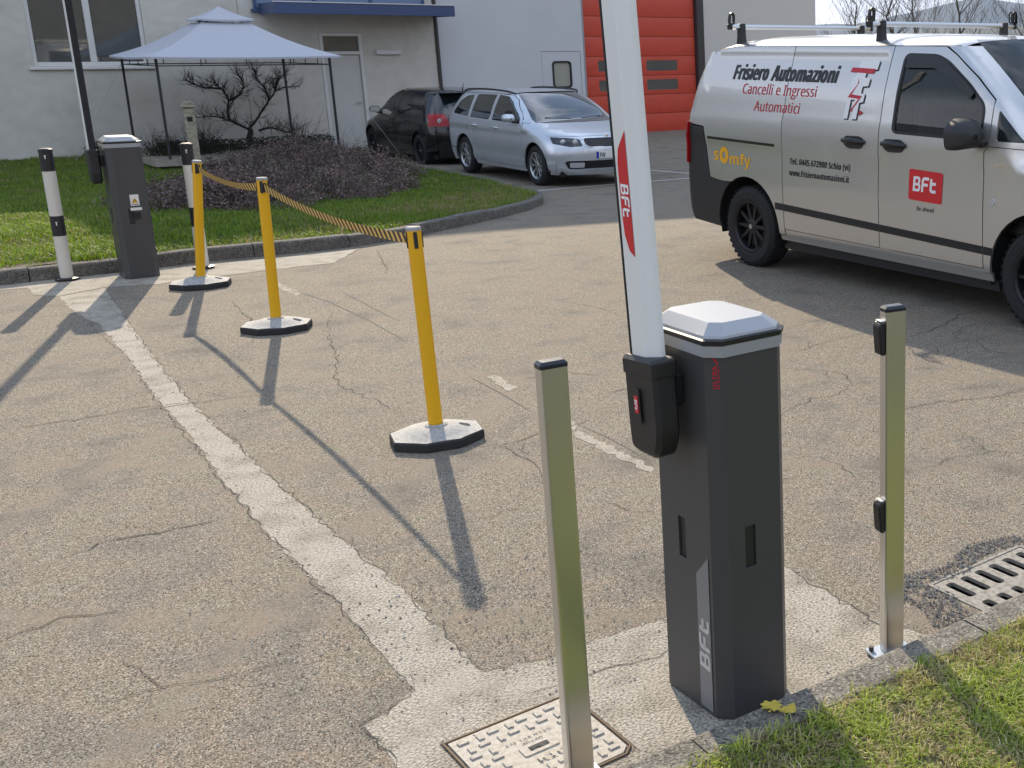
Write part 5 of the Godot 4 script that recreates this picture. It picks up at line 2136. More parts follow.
	top_piece(o, "roof", -0.66, 2.33, func(x: float) -> float: return side_w(b, x, rim.call(x)), func(x: float) -> float: return cv([[-0.70, 1.80], [-0.6, 1.85], [-0.4, 1.905], [0.0, 1.94], [0.8, 1.95], [1.6, 1.942], [2.33, 1.90]], x), rim, 0.06, 0.155, sil, 44, 28)
	# gutter seam along the roof edge
	for s in [1.0, -1.0]:
		var m := MB.new()
		var pts := []
		for i in 15:
			var x := lerpf(-0.5, 2.3, i / 14.0)
			pts.append(Vector3(x, rim.call(x) + 0.002, s * (side_w(b, x, rim.call(x)) - 0.001)))
		tube(m, pts, [0.0035], 5)
		part(o, "gutter", m, M.plastic_dark)
	# windscreen, bonnet, nose
	end_piece(b, o, "windscreen", end_panel(b, 1.172, 1.895, 0.55, true), [], M.cab_glass, true, 0.06, -0.004, 0.0)
	end_piece(b, o, "bonnet", end_panel(b, 0.945, 1.165, 0.48, true), [], sil, true, 0.03)
	end_piece(b, o, "front_bumper", end_panel(b, 0.24, 0.56, 0.48, true), [], sil, true, 0.1)
	end_piece(b, o, "front_panel", end_panel(b, 0.565, 0.94, 0.48, true), [rounded([[-0.5, 0.66], [0.5, 0.66], [0.46, 0.88], [-0.46, 0.88]], 0.05)], sil, true, 0.1)
	end_piece(b, o, "grille", rounded([[-0.5, 0.66], [0.5, 0.66], [0.46, 0.88], [-0.46, 0.88]], 0.05), [], M.plastic_black, true, 0.1, -0.02)
	for s in [1.0, -1.0]:
		end_piece(b, o, "headlamp", rounded([[s * 0.53, 0.68], [s * 0.80, 0.72], [s * 0.78, 0.92], [s * 0.52, 0.88]], 0.04), [], M.clear_lamp, true, 0.06, 0.006)
	side_panel(b, o, "bumper_corner", [[3.62, 0.25], [front_x(b, 0.25, 0.48), 0.25], [front_x(b, 0.56, 0.48), 0.56], [front_x(b, 0.89, 0.48), 0.89], [3.652, 0.89], [3.652, 0.6], [3.635, 0.40]], [], sil, 0.08)
	# mirrors, handles, rail for the sliding door
	for s in [1.0, -1.0]:
		var mm := Node3D.new()
		mm.name = "door_mirror"
		o.add_child(mm, true)
		var m := MB.new()
		var mt := Transform3D(Basis(Vector3.UP, deg_to_rad(-8.0 * s)), Vector3(2.66, 1.27, s * 1.09))
		var shell := rounded([[-0.125, -0.085], [0.125, -0.10], [0.135, 0.05], [0.06, 0.115], [-0.10, 0.105], [-0.135, 0.04]], 0.05, 5)
		# housing: outline across z, drawn out along x and swollen
		for i in 8:
			var t0 := i / 8.0
			var t1 := (i + 1) / 8.0
			var s0 := sqrt(maxf(0.02, 1.0 - pow(t0, 3.0)))
			var s1 := sqrt(maxf(0.02, 1.0 - pow(t1, 3.0)))
			for k in shell.size():
				var l := (k + 1) % shell.size()
				var P := func(q: Vector2, t: float, sc: float) -> Vector3: return mt * Vector3(-0.075 + 0.17 * t, q.y * sc, q.x * sc)
				m.quad(P.call(shell[k], t0, s0), P.call(shell[l], t0, s0), P.call(shell[l], t1, s1), P.call(shell[k], t1, s1))
		part(mm, "housing", smoothed(m), M.plastic_dark)
		m = MB.new()
		prism(m, inset(shell, 0.014), 0.0, 0.003, mt * Transform3D(Basis(Vector3(0, 0, 1), Vector3(0, 1, 0), Vector3(-1, 0, 0)), Vector3(-0.07, 0, 0)))
		part(mm, "mirror_glass", m, M.chrome)
		m = MB.new()
		bbox(m, Vector3(2.64, 1.19, s * 0.985 - 0.06), Vector3(2.74, 1.25, s * 0.985 + 0.05), 0.02)
		part(mm, "bracket", m, M.plastic_black)
		for hx in [1.26, 1.70]:
			var hh := Node3D.new()
			hh.name = "door_handle"
			o.add_child(hh, true)
			var zz: float = side_w(b, hx + 0.13, 1.15)
			m = MB.new()
			var cup := rounded([[hx, 1.135], [hx + 0.02, 1.19], [hx + 0.2, 1.195], [hx + 0.255, 1.16], [hx + 0.22, 1.10], [hx + 0.06, 1.095]], 0.05)
			patch(m, cup, [], 0.04, side_f(b, s, 0.002), s)
			part(hh, "cup", m, M.plastic_dark)
			m = MB.new()
			tube(m, [Vector3(hx + 0.01, 1.15, s * zz), Vector3(hx + 0.04, 1.158, s * (zz + 0.032)), Vector3(hx + 0.13, 1.16, s * (zz + 0.042)), Vector3(hx + 0.22, 1.155, s * (zz + 0.032)), Vector3(hx + 0.25, 1.15, s * zz)], [0.016, 0.02, 0.022, 0.02, 0.016], 8, true)
			part(hh, "grip", m, M.plastic_black)
	side_panel(b, o, "door_rail", [[-0.55, 1.065], [0.40, 1.05], [0.40, 1.072], [-0.55, 1.087]], [], M.plastic_black, 0.1, 0.003, false, 0.004)
	side_panel(b, o, "wing_badge", [[2.80, 1.065], [2.89, 1.063], [2.89, 1.078], [2.80, 1.08]], [], M.chrome, 0.1, 0.003, true, 0.003)
	for s in [1.0, -1.0]:
		var m := MB.new()
		lathe(m, [[0.024, 0.0], [0.022, 0.006], [0.0, 0.007]], 14, Transform3D(Basis(Vector3(1, 0, 0), Vector3(0, 0, s), Vector3(0, -s, 0)), Vector3(2.795, 0.83, s * side_w(b, 2.795, 0.83))))
		part(o, "side_marker", m, M.clear_lamp)
	# wheels and wheel wells
	for s in [1.0, -1.0]:
		wheel(o, Vector3(0, R, s * 0.83), R, 0.235, 0.225, "black", s)
		wheel(o, Vector3(ax, R, s * 0.83), R, 0.235, 0.225, "black", s)
	var lm := MB.new()
	for s in [1.0, -1.0]:
		for x in [0.0, ax]:
			arch_liner(lm, x, 0.36, 0.455, s * 0.60, s * 0.915)
	bbox(lm, Vector3(-0.72, 0.27, -0.80), Vector3(3.7, 0.34, 0.80))
	bbox(lm, Vector3(0.45, 0.18, -0.70), Vector3(2.75, 0.238, 0.70))
	bbox(lm, Vector3(-0.80, 0.345, -0.80), Vector3(-0.50, 1.2, 0.80))  # unseen dark block added in the load bay to stop light leaks
	bbox(lm, Vector3(1.55, 0.345, -0.86), Vector3(1.60, 1.24, 0.86))
	bbox(lm, Vector3(1.55, 1.242, -0.75), Vector3(1.60, 1.84, 0.75))
	part(o, "underbody", lm, M.liner)
	# cab: seats, dashboard, steering wheel
	for z in [0.48, -0.48]:
		var m := MB.new()
		box(m, Vector3(2.02, 0.86, z), Vector3(0.5, 0.16, 0.48), 0.05)
		box(m, Vector3(1.80, 1.18, z), Vector3(0.14, 0.60, 0.46), 0.05, Transform3D(Basis(), Vector3.ZERO))
		box(m, Vector3(1.78, 1.58, z), Vector3(0.10, 0.18, 0.26), 0.04)
		part(o, "seat", m, M.seat)
	var dm := MB.new()
	prism(dm, pv([[2.72, 0.6], [3.3, 0.6], [3.3, 1.14], [2.95, 1.17], [2.75, 1.08]]), -0.84, 0.84, Transform3D(), 0.02)
	part(o, "dashboard", dm, M.plastic_black)
	dm = MB.new()
	var ring := []
	for k in 21:
		var q := TAU * k / 20
		ring.append(Vector3(2.62, 1.12, -0.45) + Vector3(-0.5, 0.85, 0).normalized() * 0.19 * sin(q) + Vector3(0, 0, 1) * 0.19 * cos(q))
	tube(dm, ring, [0.014], 6)
	part(o, "steering_wheel", dm, M.plastic_black)
	van_print(o, b)
	# roof bars with end stops
	var bars := [[-0.38, "rear roof bar of the silver van with black end stops"], [1.40, "front roof bar of the silver van with black end stops"]]
	for q in bars:
		var x: float = q[0]
		var rb := thing("roof_bar", q[1], "roof bar", o.position, yaw, "roof bars of the van")
		var m := MB.new()
		var ry := 2.01
		tube(m, [Vector3(x, ry, -0.80), Vector3(x, ry, 0.80)], [0.021], 10, true)
		part(rb, "bar", m, M.aluminium)
		for s in [1.0, -1.0]:
			m = MB.new()
			prism(m, pv([[x - 0.045, 1.84], [x + 0.045, 1.84], [x + 0.03, 1.93], [x + 0.026, ry + 0.026], [x - 0.026, ry + 0.026], [x - 0.03, 1.93]]), s * 0.69 - 0.03, s * 0.69 + 0.03, Transform3D(), 0.006)
			part(rb, "foot", m, M.plastic_dark)
			m = MB.new()
			var st := Transform3D(Basis(Vector3.UP, PI / 2), Vector3(x, 0, 0))
			var outer := rounded([[-0.035, ry + 0.018], [0.025, ry + 0.018], [0.03, ry + 0.10], [0.0, ry + 0.125], [-0.025, ry + 0.10]], 0.02, 4)
			var mm := MB.new()
			patch(mm, outer, [inset(outer, 0.014)], 0.05, func(p: Vector2) -> Vector3: return Vector3(x + 0.012, p.y, s * 0.79 - s * p.x), 1.0, 0.022)
			patch(mm, outer, [inset(outer, 0.014)], 0.05, func(p: Vector2) -> Vector3: return Vector3(x - 0.012, p.y, s * 0.79 - s * p.x), 1.0, 0.0)
			part(rb, "end_stop", mm, M.plastic_black)
			m = MB.new()
			box(m, Vector3(x, ry, s * 0.81), Vector3(0.05, 0.05, 0.03), 0.006)
			part(rb, "end_cap", m, M.plastic_black)


func _list(p: PackedVector2Array) -> Array:
	var out := []
	for q in p:
		out.append([q.x, q.y])
	return out


func smoothed(m: MB) -> ArrayMesh:
	var st := SurfaceTool.new()
	st.begin(Mesh.PRIMITIVE_TRIANGLES)
	st.set_smooth_group(0)
	for p in m.v:
		st.add_vertex(p)
	st.generate_normals()
	return st.commit()


func van_print(o: Node3D, b: Dictionary) -> void:
	# lettering on the right side; u runs towards the front of the van
	var at := func(x: float, y: float, lift := 0.003) -> Callable:
		return func(p: Vector2) -> Vector3: return Vector3(x + p.x, y + p.y, side_w(b, x + p.x, y + p.y) + lift)
	var pr := Node3D.new()
	pr.name = "side_lettering"
	o.add_child(pr, true)
	# the true positions lie a little further back than they appear on the leaning upper panel
	for k in 3:          # heavy letters: three strokes a little apart
		var dx := -0.005 + 0.005 * k
		part(pr, "name_line", printed("Frisiero", 0.47, 0.132, at.call(-0.265 + dx, 1.572, 0.003 + 0.0004 * k), 0.16), M.print_black)
		part(pr, "name_line", printed("Automazioni", 0.82, 0.132, at.call(0.262 + dx, 1.572, 0.003 + 0.0004 * k), 0.16), M.print_black)
	part(pr, "trade_line", printed("Cancelli e Ingressi", 0.97, 0.115, at.call(-0.10, 1.435), 0.08, false), M.print_red)
	part(pr, "trade_line", printed("Automatici", 0.60, 0.085, at.call(0.09, 1.325), 0.08, false), M.print_red)
	part(pr, "phone_line", printed("Tel. 0445.672900 Schio (vi)", 0.74, 0.062, at.call(0.60, 0.915), 0.1), M.print_black)
	part(pr, "web_line", printed("www.frisieroautomazioni.it", 0.735, 0.052, at.call(0.595, 0.832), 0.05), M.print_black)
	part(pr, "partner_name", printed("s", 0.072, 0.082, at.call(-0.46, 0.885)), M.print_yellow)
	part(pr, "partner_name", printed("mfy", 0.30, 0.128, at.call(-0.225, 0.835)), M.print_yellow)
	var om := MB.new()
	var fo := at.call(-0.31, 0.935)
	var ring := PackedVector2Array()
	for k in 24:
		ring.push_back(Vector2(cos(TAU * k / 24) * 0.066, sin(TAU * k / 24) * 0.072))
	var eye := PackedVector2Array()
	for k in 16:
		eye.push_back(Vector2(cos(TAU * k / 16) * 0.026, sin(TAU * k / 16) * 0.03))
	patch(om, ring, [eye], 0.02, fo)
	part(pr, "partner_name", om, M.print_yellow)
	# maker's red square on the front door
	var sq := rounded([[1.985, 0.775], [2.32, 0.765], [2.33, 0.985], [1.99, 0.995]], 0.02, 4)
	part(pr, "red_square", decal(sq, func(p: Vector2) -> Vector3: return Vector3(p.x, p.y, side_w(b, p.x, p.y) + 0.003), 0.06), M.logo_red)
	part(pr, "red_square_mark", maker_mark(0.24, at.call(2.03, 0.838, 0.0045)), M.print_white)
	part(pr, "small_line", printed("Be ahead", 0.17, 0.032, at.call(2.07, 0.70), 0.1, false), M.print_black)
	# the company's sign: a white F and A with black shade and a red bolt
	var base := func(l: float) -> Callable: return func(p: Vector2) -> Vector3: return Vector3(p.x, p.y, side_w(b, p.x, p.y) + l)
	# a tall F with stepped arms standing on two legs, slanting forwards
	var sl := func(list: Array, dx: float, dy: float) -> PackedVector2Array:
		var out := PackedVector2Array()
		for p in list:
			out.push_back(Vector2(1.235 + p[0] * 0.285 + p[1] * 0.015 + dx, 1.315 + p[1] * 0.43 + dy))
		return out
	var shape := [[0.0, 0.0], [0.17, 0.0], [0.20, 0.33], [0.36, 0.33], [0.33, 0.0], [0.52, 0.0], [0.55, 0.28], [0.70, 0.30], [0.72, 0.44], [0.56, 0.44], [0.57, 0.56], [0.78, 0.57], [0.80, 0.70], [0.58, 0.71], [0.60, 0.84], [0.98, 0.85], [1.0, 1.0], [0.26, 1.0], [0.20, 0.72], [0.10, 0.70], [0.07, 0.45]]
	part(pr, "sign_shade", decal(sl.call(shape, 0.012, -0.010), base.call(0.003), 0.08), M.print_black)
	part(pr, "sign_letter", decal(sl.call(shape, 0.0, 0.0), base.call(0.0045), 0.08), M.print_white)
	part(pr, "sign_bolt", decal(sl.call([[-0.06, 0.80], [0.0, 0.88], [0.92, 0.86], [0.86, 0.78]], 0.0, 0.0), base.call(0.006), 0.08), M.print_red)
	part(pr, "sign_bolt", decal(sl.call([[0.34, 0.70], [0.40, 0.62], [0.20, 0.42], [0.62, 0.40], [0.28, 0.12], [0.24, 0.14], [0.50, 0.35], [0.06, 0.37], [0.36, 0.60]], 0.0, 0.0), base.call(0.006), 0.08), M.print_red)
	part(pr, "sign_bolt", decal(sl.call([[0.60, 0.16], [0.75, 0.12], [0.61, 0.06]], 0.0, 0.0), base.call(0.006), 0.08), M.print_red)


func car_wheels(o: Node3D, wb: float, r: float, track: float, rim: float, arch_r: float, style := "silver") -> void:
	for s in [1.0, -1.0]:
		wheel(o, Vector3(0, r, s * track), r, 0.205, rim, style, s)
		wheel(o, Vector3(wb, r, s * track), r, 0.205, rim, style, s)
	var m := MB.new()
	for s in [1.0, -1.0]:
		for x in [0.0, wb]:
			arch_liner(m, x, r + 0.01, arch_r + 0.02, s * 0.52, s * (track + 0.06))
	bbox(m, Vector3(-0.5, 0.17, -0.72), Vector3(wb + 0.55, 0.26, 0.72))
	part(o, "underbody", m, M.liner)


func door_mirror(o: Node3D, at: Vector3, mat: Material) -> void:
	for s in [1.0, -1.0]:
		var mm := Node3D.new()
		mm.name = "door_mirror"
		o.add_child(mm, true)
		var m := MB.new()
		var shell := rounded([[-0.10, -0.06], [0.10, -0.055], [0.11, 0.03], [0.06, 0.075], [-0.08, 0.07], [-0.11, 0.02]], 0.04, 4)
		for i in 6:
			var t0 := i / 6.0
			var t1 := (i + 1) / 6.0
			var s0 := sqrt(maxf(0.02, 1.0 - pow(t0, 2.5)))
			var s1 := sqrt(maxf(0.02, 1.0 - pow(t1, 2.5)))
			for k in shell.size():
				var l := (k + 1) % shell.size()
				var P := func(q: Vector2, t: float, sc: float) -> Vector3: return Vector3(at.x - 0.05 + 0.13 * t, at.y + q.y * sc, s * (at.z + q.x * sc))
				m.quad(P.call(shell[k], t0, s0), P.call(shell[l], t0, s0), P.call(shell[l], t1, s1), P.call(shell[k], t1, s1))
		part(mm, "housing", smoothed(m), mat)
		m = MB.new()
		prism(m, inset(shell, 0.01), 0.0, 0.003, Transform3D(Basis(Vector3(0, 0, 1), Vector3(0, 1, 0), Vector3(-1, 0, 0)), Vector3(at.x - 0.05, at.y, s * at.z)))
		part(mm, "mirror_glass", m, M.chrome)
		m = MB.new()
		bbox(m, Vector3(at.x - 0.03, at.y - 0.075, s * (at.z - 0.10) - 0.06), Vector3(at.x + 0.04, at.y - 0.04, s * (at.z - 0.10) + 0.06), 0.012)
		part(mm, "bracket", m, M.plastic_black)


func door_handle(o: Node3D, b: Dictionary, hx: float, hy: float, mat: Material) -> void:
	for s in [1.0, -1.0]:
		var m := MB.new()
		var z := side_w(b, hx + 0.1, hy)
		tube(m, [Vector3(hx, hy, s * (z - 0.005)), Vector3(hx + 0.03, hy + 0.004, s * (z + 0.025)), Vector3(hx + 0.16, hy + 0.004, s * (z + 0.025)), Vector3(hx + 0.2, hy, s * (z - 0.005))], [0.012, 0.016, 0.016, 0.012], 7, true)
		part(o, "door_handle", m, mat)


func build_estate_car() -> void:
	var yaw := -47.57
	var a := deg_to_rad(yaw)
	var inward := Vector3(-sin(a), 0, -cos(a))
	var o := thing("estate_car", "light silver blue estate car with roof rails facing the yard", "car", V(-7.285, -0.342, 20.612) + inward * 0.89, yaw)
	var b := {
		"w": [[0.15, 0.84], [0.25, 0.875], [0.5, 0.898], [0.7, 0.907], [0.85, 0.90], [0.97, 0.882], [1.02, 0.86], [1.2, 0.785], [1.36, 0.70], [1.42, 0.65], [1.47, 0.56]],
		"xf": [[0.15, 3.36], [0.3, 3.50], [0.55, 3.55], [0.7, 3.52], [0.80, 3.42], [0.88, 3.15], [0.95, 2.82], [1.0, 2.58], [1.03, 2.46], [1.2, 2.14], [1.40, 1.68], [1.47, 1.46]],
		"lf": [[0.15, 0.60], [0.5, 0.66], [0.8, 0.85], [0.9, 0.9], [1.0, 0.55], [1.1, 0.40], [1.47, 0.32]],
		"xr": [[0.15, -0.96], [0.4, -1.06], [0.7, -1.08], [0.95, -1.03], [1.1, -0.96], [1.3, -0.77], [1.42, -0.62], [1.47, -0.5]],
		"lr": [[0.2, 0.62], [1.0, 0.55], [1.47, 0.42]],
		"nf": 2.3, "nr": 2.3,
	}
	b["relief"] = func(x: float, y: float) -> float:
		return -0.012 * smoothstep(0.86, 0.80, y) * smoothstep(0.55, 0.78, y) + 0.008 * smoothstep(0.42, 0.36, y) * smoothstep(0.2, 0.33, y)
	var p: Material = M.estate_silver
	var wb := 2.686
	# side panels
	var q := [[rear_x(b, 0.42, 0.6), 0.42], [-0.42, 0.30]]
	q = [[rear_x(b, 0.50, 0.6), 0.50], [-0.36, 0.44]]
	for e in arc(Vector2(0, 0.325), 0.372, 162.0, 0.0, 14):
		q.append(e)
	q.append_array([[0.40, 0.27], [0.46, 0.30], [0.50, 0.55], [0.30, 0.80], [0.235, 0.985], [0.235, 1.385], [-0.2, 1.375], [-0.42, 1.345], [rear_x(b, 1.32, 0.6), 1.32], [rear_x(b, 1.1, 0.6), 1.1], [rear_x(b, 0.95, 0.6), 0.95], [rear_x(b, 0.7, 0.6), 0.7]])
	var qwin := rounded([[-0.46, 1.035], [0.19, 0.995], [0.19, 1.365], [-0.08, 1.345], [-0.30, 1.25]], 0.05, 4)
	side_panel(b, o, "rear_quarter", q, [qwin], p, 0.07)
	var rwin := rounded([[0.275, 0.99], [1.055, 0.98], [1.055, 1.39], [0.30, 1.378]], 0.03, 3)
	side_panel(b, o, "rear_door", [[0.468, 0.30], [1.10, 0.275], [1.10, 1.405], [0.243, 1.39], [0.243, 0.985], [0.308, 0.80], [0.508, 0.55]], [rwin], p, 0.07)
	var fwin := rounded([[1.145, 0.98], [2.20, 0.965], [2.02, 1.11], [1.70, 1.29], [1.50, 1.37], [1.145, 1.392]], 0.03, 3)
	side_panel(b, o, "front_door", [[1.108, 0.275], [2.22, 0.27], [2.26, 0.55], [2.26, 0.95], [2.24, 0.975], [2.05, 1.13], [1.72, 1.32], [1.52, 1.392], [1.108, 1.405]], [fwin], p, 0.07)
	var w := [[2.228, 0.27], [2.31, 0.27]]
	for e in arc(Vector2(wb, 0.325), 0.372, 185.0, -18.0, 16):
		w.append(e)
	w.append([3.035, 0.195])
	w.append_array(bound(b, 0.195, 0.97, 0.5, true, 18))
	w.append_array([[2.268, 0.972], [2.268, 0.55]])
	side_panel(b, o, "wing", w, [], p, 0.07)
	var ap := [[2.243, 0.978]]
	ap.append_array(bound(b, 0.978, 1.41, 0.62))
	ap.append_array([[1.45, 1.411], [1.45, 1.400], [1.522, 1.396], [1.723, 1.323], [2.053, 1.133]])
	side_panel(b, o, "windscreen_pillar", ap, [], p, 0.06)
	side_panel(b, o, "sill", [[0.42, 0.20], [2.30, 0.20], [2.30, 0.262], [1.1, 0.268], [0.46, 0.292], [0.40, 0.262]], [], p, 0.1, -0.01)
	for g in [[qwin, "side_window"], [rwin, "side_window"], [fwin, "side_window"]]:
		side_panel(b, o, g[1], _list(inset(g[0], -0.006)), [], M.car_glass, 0.1, -0.007, true, 0.0)
	# front end
	var lampR := rounded([[0.44, 0.655], [0.60, 0.64], [0.80, 0.69], [0.79, 0.79], [0.62, 0.785], [0.46, 0.76]], 0.02, 3)
	var lampL := PackedVector2Array()
	for i in range(lampR.size() - 1, -1, -1):
		lampL.push_back(Vector2(-lampR[i].x, lampR[i].y))
	var grille := rounded([[-0.36, 0.635], [0.36, 0.635], [0.42, 0.70], [0.40, 0.775], [-0.40, 0.775], [-0.42, 0.70]], 0.04, 3)
	var intake := rounded([[-0.64, 0.285], [0.64, 0.285], [0.70, 0.40], [0.66, 0.425], [-0.66, 0.425], [-0.70, 0.40]], 0.03, 3)
	end_piece(b, o, "front_bumper", end_panel(b, 0.19, 0.80, 0.5, true), [lampR, lampL, grille, intake], p, true, 0.08)
	end_piece(b, o, "grille", grille, [], M.plastic_black, true, 0.08, -0.02)
	var slats := MB.new()
	for i in 15:
		var z := -0.35 + 0.05 * i
		var f := front_f(b, -0.012)
		slats.quad_out(f.call(Vector2(z - 0.006, 0.645)), f.call(Vector2(z + 0.006, 0.645)), f.call(Vector2(z + 0.006, 0.765)), f.call(Vector2(z - 0.006, 0.765)), Vector3.RIGHT)
	part(o, "grille_slat", slats, M.lamp_dark)
	var gt := MB.new()
	var gl := []
	for e in grille:
		gl.append(front_f(b, 0.004).call(e))
	gl.append(gl[0])
	tube(gt, gl, [0.008], 6)
	part(o, "grille_trim", gt, M.chrome)
	end_piece(b, o, "intake", intake, [], M.plastic_black, true, 0.1, -0.025)
	for s in [1.0, -1.0]:
		var lp := lampR if s > 0.0 else lampL
		var hl := end_piece(b, o, "headlamp", lp, [], M.lamp_dark, true, 0.05, -0.004, 0.0)
		for z in [0.53, 0.68]:
			var lm := MB.new()
			var c: Vector3 = front_f(b, -0.002).call(Vector2(s * z, 0.72))
			lathe(lm, [[0.042, 0.0], [0.036, 0.008], [0.0, 0.016]], 16, Transform3D(Basis(Vector3.UP, deg_to_rad(-18.0 * s)) * Basis(Vector3(0, 0, 1), -PI / 2), c))
			part(hl, "lens", lm, M.clear_lamp)
		end_piece(b, o, "fog_lamp", rounded([[s * 0.42, 0.315], [s * 0.62, 0.315], [s * 0.63, 0.395], [s * 0.42, 0.395]], 0.02, 3), [], M.clear_lamp, true, 0.06, -0.010, 0.01)
	var plate := end_piece(b, o, "number_plate", pv([[-0.26, 0.455], [0.26, 0.455], [0.26, 0.565], [-0.26, 0.565]]), [], M.plate_white, true, 0.08, 0.012, 0.01)
	for s in [1.0, -1.0]:
		end_piece(b, plate, "country_strip", pv([[s * 0.258, 0.457], [s * 0.215, 0.457], [s * 0.215, 0.563], [s * 0.258, 0.563]]), [], M.plate_blue, true, 0.08, 0.0145, 0.0)
	var pf := func(u: Vector2) -> Vector3: return front_f(b, 0.0145).call(Vector2(0.195 - u.x, 0.475 + u.y))
	part(plate, "plate_number", printed("FW", 0.09, 0.07, pf), M.print_black)
	var em := MB.new()
	lathe(em, [[0.034, 0.0], [0.030, 0.006], [0.0, 0.009]], 18, Transform3D(Basis(Vector3(0, 0, 1), -PI / 2), front_f(b, 0.0).call(Vector2(0, 0.79))))
	part(o, "emblem", em, M.chrome)
	# bonnet, windscreen, roof, tail
	end_piece(b, o, "bonnet", end_panel(b, 0.806, 0.98, 0.5, true), [], p, true, 0.025)
	end_piece(b, o, "windscreen", end_panel(b, 0.985, 1.44, 0.62, true), [], M.screen_glass, true, 0.05, 0.002, 0.0)
	var rim := func(x: float) -> float: return cv([[-0.52, 1.33], [-0.42, 1.345], [-0.2, 1.375], [0.24, 1.39], [1.1, 1.405], [1.6, 1.405]], x)
	top_piece(o, "roof", -0.44, 1.475, func(x: float) -> float: return side_w(b, x, rim.call(x)), func(x: float) -> float: return cv([[-0.5, 1.40], [-0.2, 1.435], [0.4, 1.465], [0.9, 1.47], [1.475, 1.443]], x), rim, 0.16, 0.115, p, 28, 20)
	end_piece(b, o, "tailgate", end_panel(b, 0.42, 1.39, 0.6, false), [], p, false, 0.1)
	end_piece(b, o, "rear_window", end_panel(b, 1.02, 1.33, 0.45, false), [], M.car_glass, false, 0.1, 0.004)
	end_piece(b, o, "rear_bumper", end_panel(b, 0.2, 0.41, 0.6, false), [], p, false, 0.1, 0.01)
	side_panel(b, o, "bumper_corner", [[rear_x(b, 0.22, 0.6), 0.22], [-0.38, 0.22], [-0.385, 0.42], [rear_x(b, 0.49, 0.6), 0.49]], [], p, 0.08)
	for s in [1.0, -1.0]:
		end_piece(b, o, "tail_lamp", pv([[s * 0.5, 0.78], [s * 0.76, 0.78], [s * 0.74, 0.95], [s * 0.5, 0.92]]), [], M.red_lamp, false, 0.06, 0.006)
		# roof rail on its feet
		var rm := MB.new()
		var pts := []
		for i in 17:
			var t := i / 16.0
			var x := lerpf(-0.42, 1.52, t)
			var y := 1.405 + 0.062 * pow(sin(clampf(t, 0.0, 1.0) * PI), 0.32)
			pts.append(Vector3(x, y, s * (side_w(b, clampf(x, -0.3, 1.5), 1.405) - 0.035)))
		tube(rm, pts, [0.017], 8, true)
		part(o, "roof_rail", rm, M.plastic_black)
		var wp := MB.new()
		tube(wp, [front_f(b, 0.015).call(Vector2(s * 0.1, 1.03)), front_f(b, 0.015).call(Vector2(s * 0.5, 1.05))], [0.008], 5)
		part(o, "wiper", wp, M.plastic_black)
	door_mirror(o, Vector3(2.06, 1.045, 0.985), p)
	door_handle(o, b, 0.40, 0.865, p)
	door_handle(o, b, 1.22, 0.86, p)
	car_wheels(o, wb, 0.318, 0.785, 0.222, 0.372)
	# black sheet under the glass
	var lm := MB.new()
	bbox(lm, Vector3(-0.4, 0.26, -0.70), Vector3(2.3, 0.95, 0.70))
	part(o, "cabin_floor", lm, M.liner)


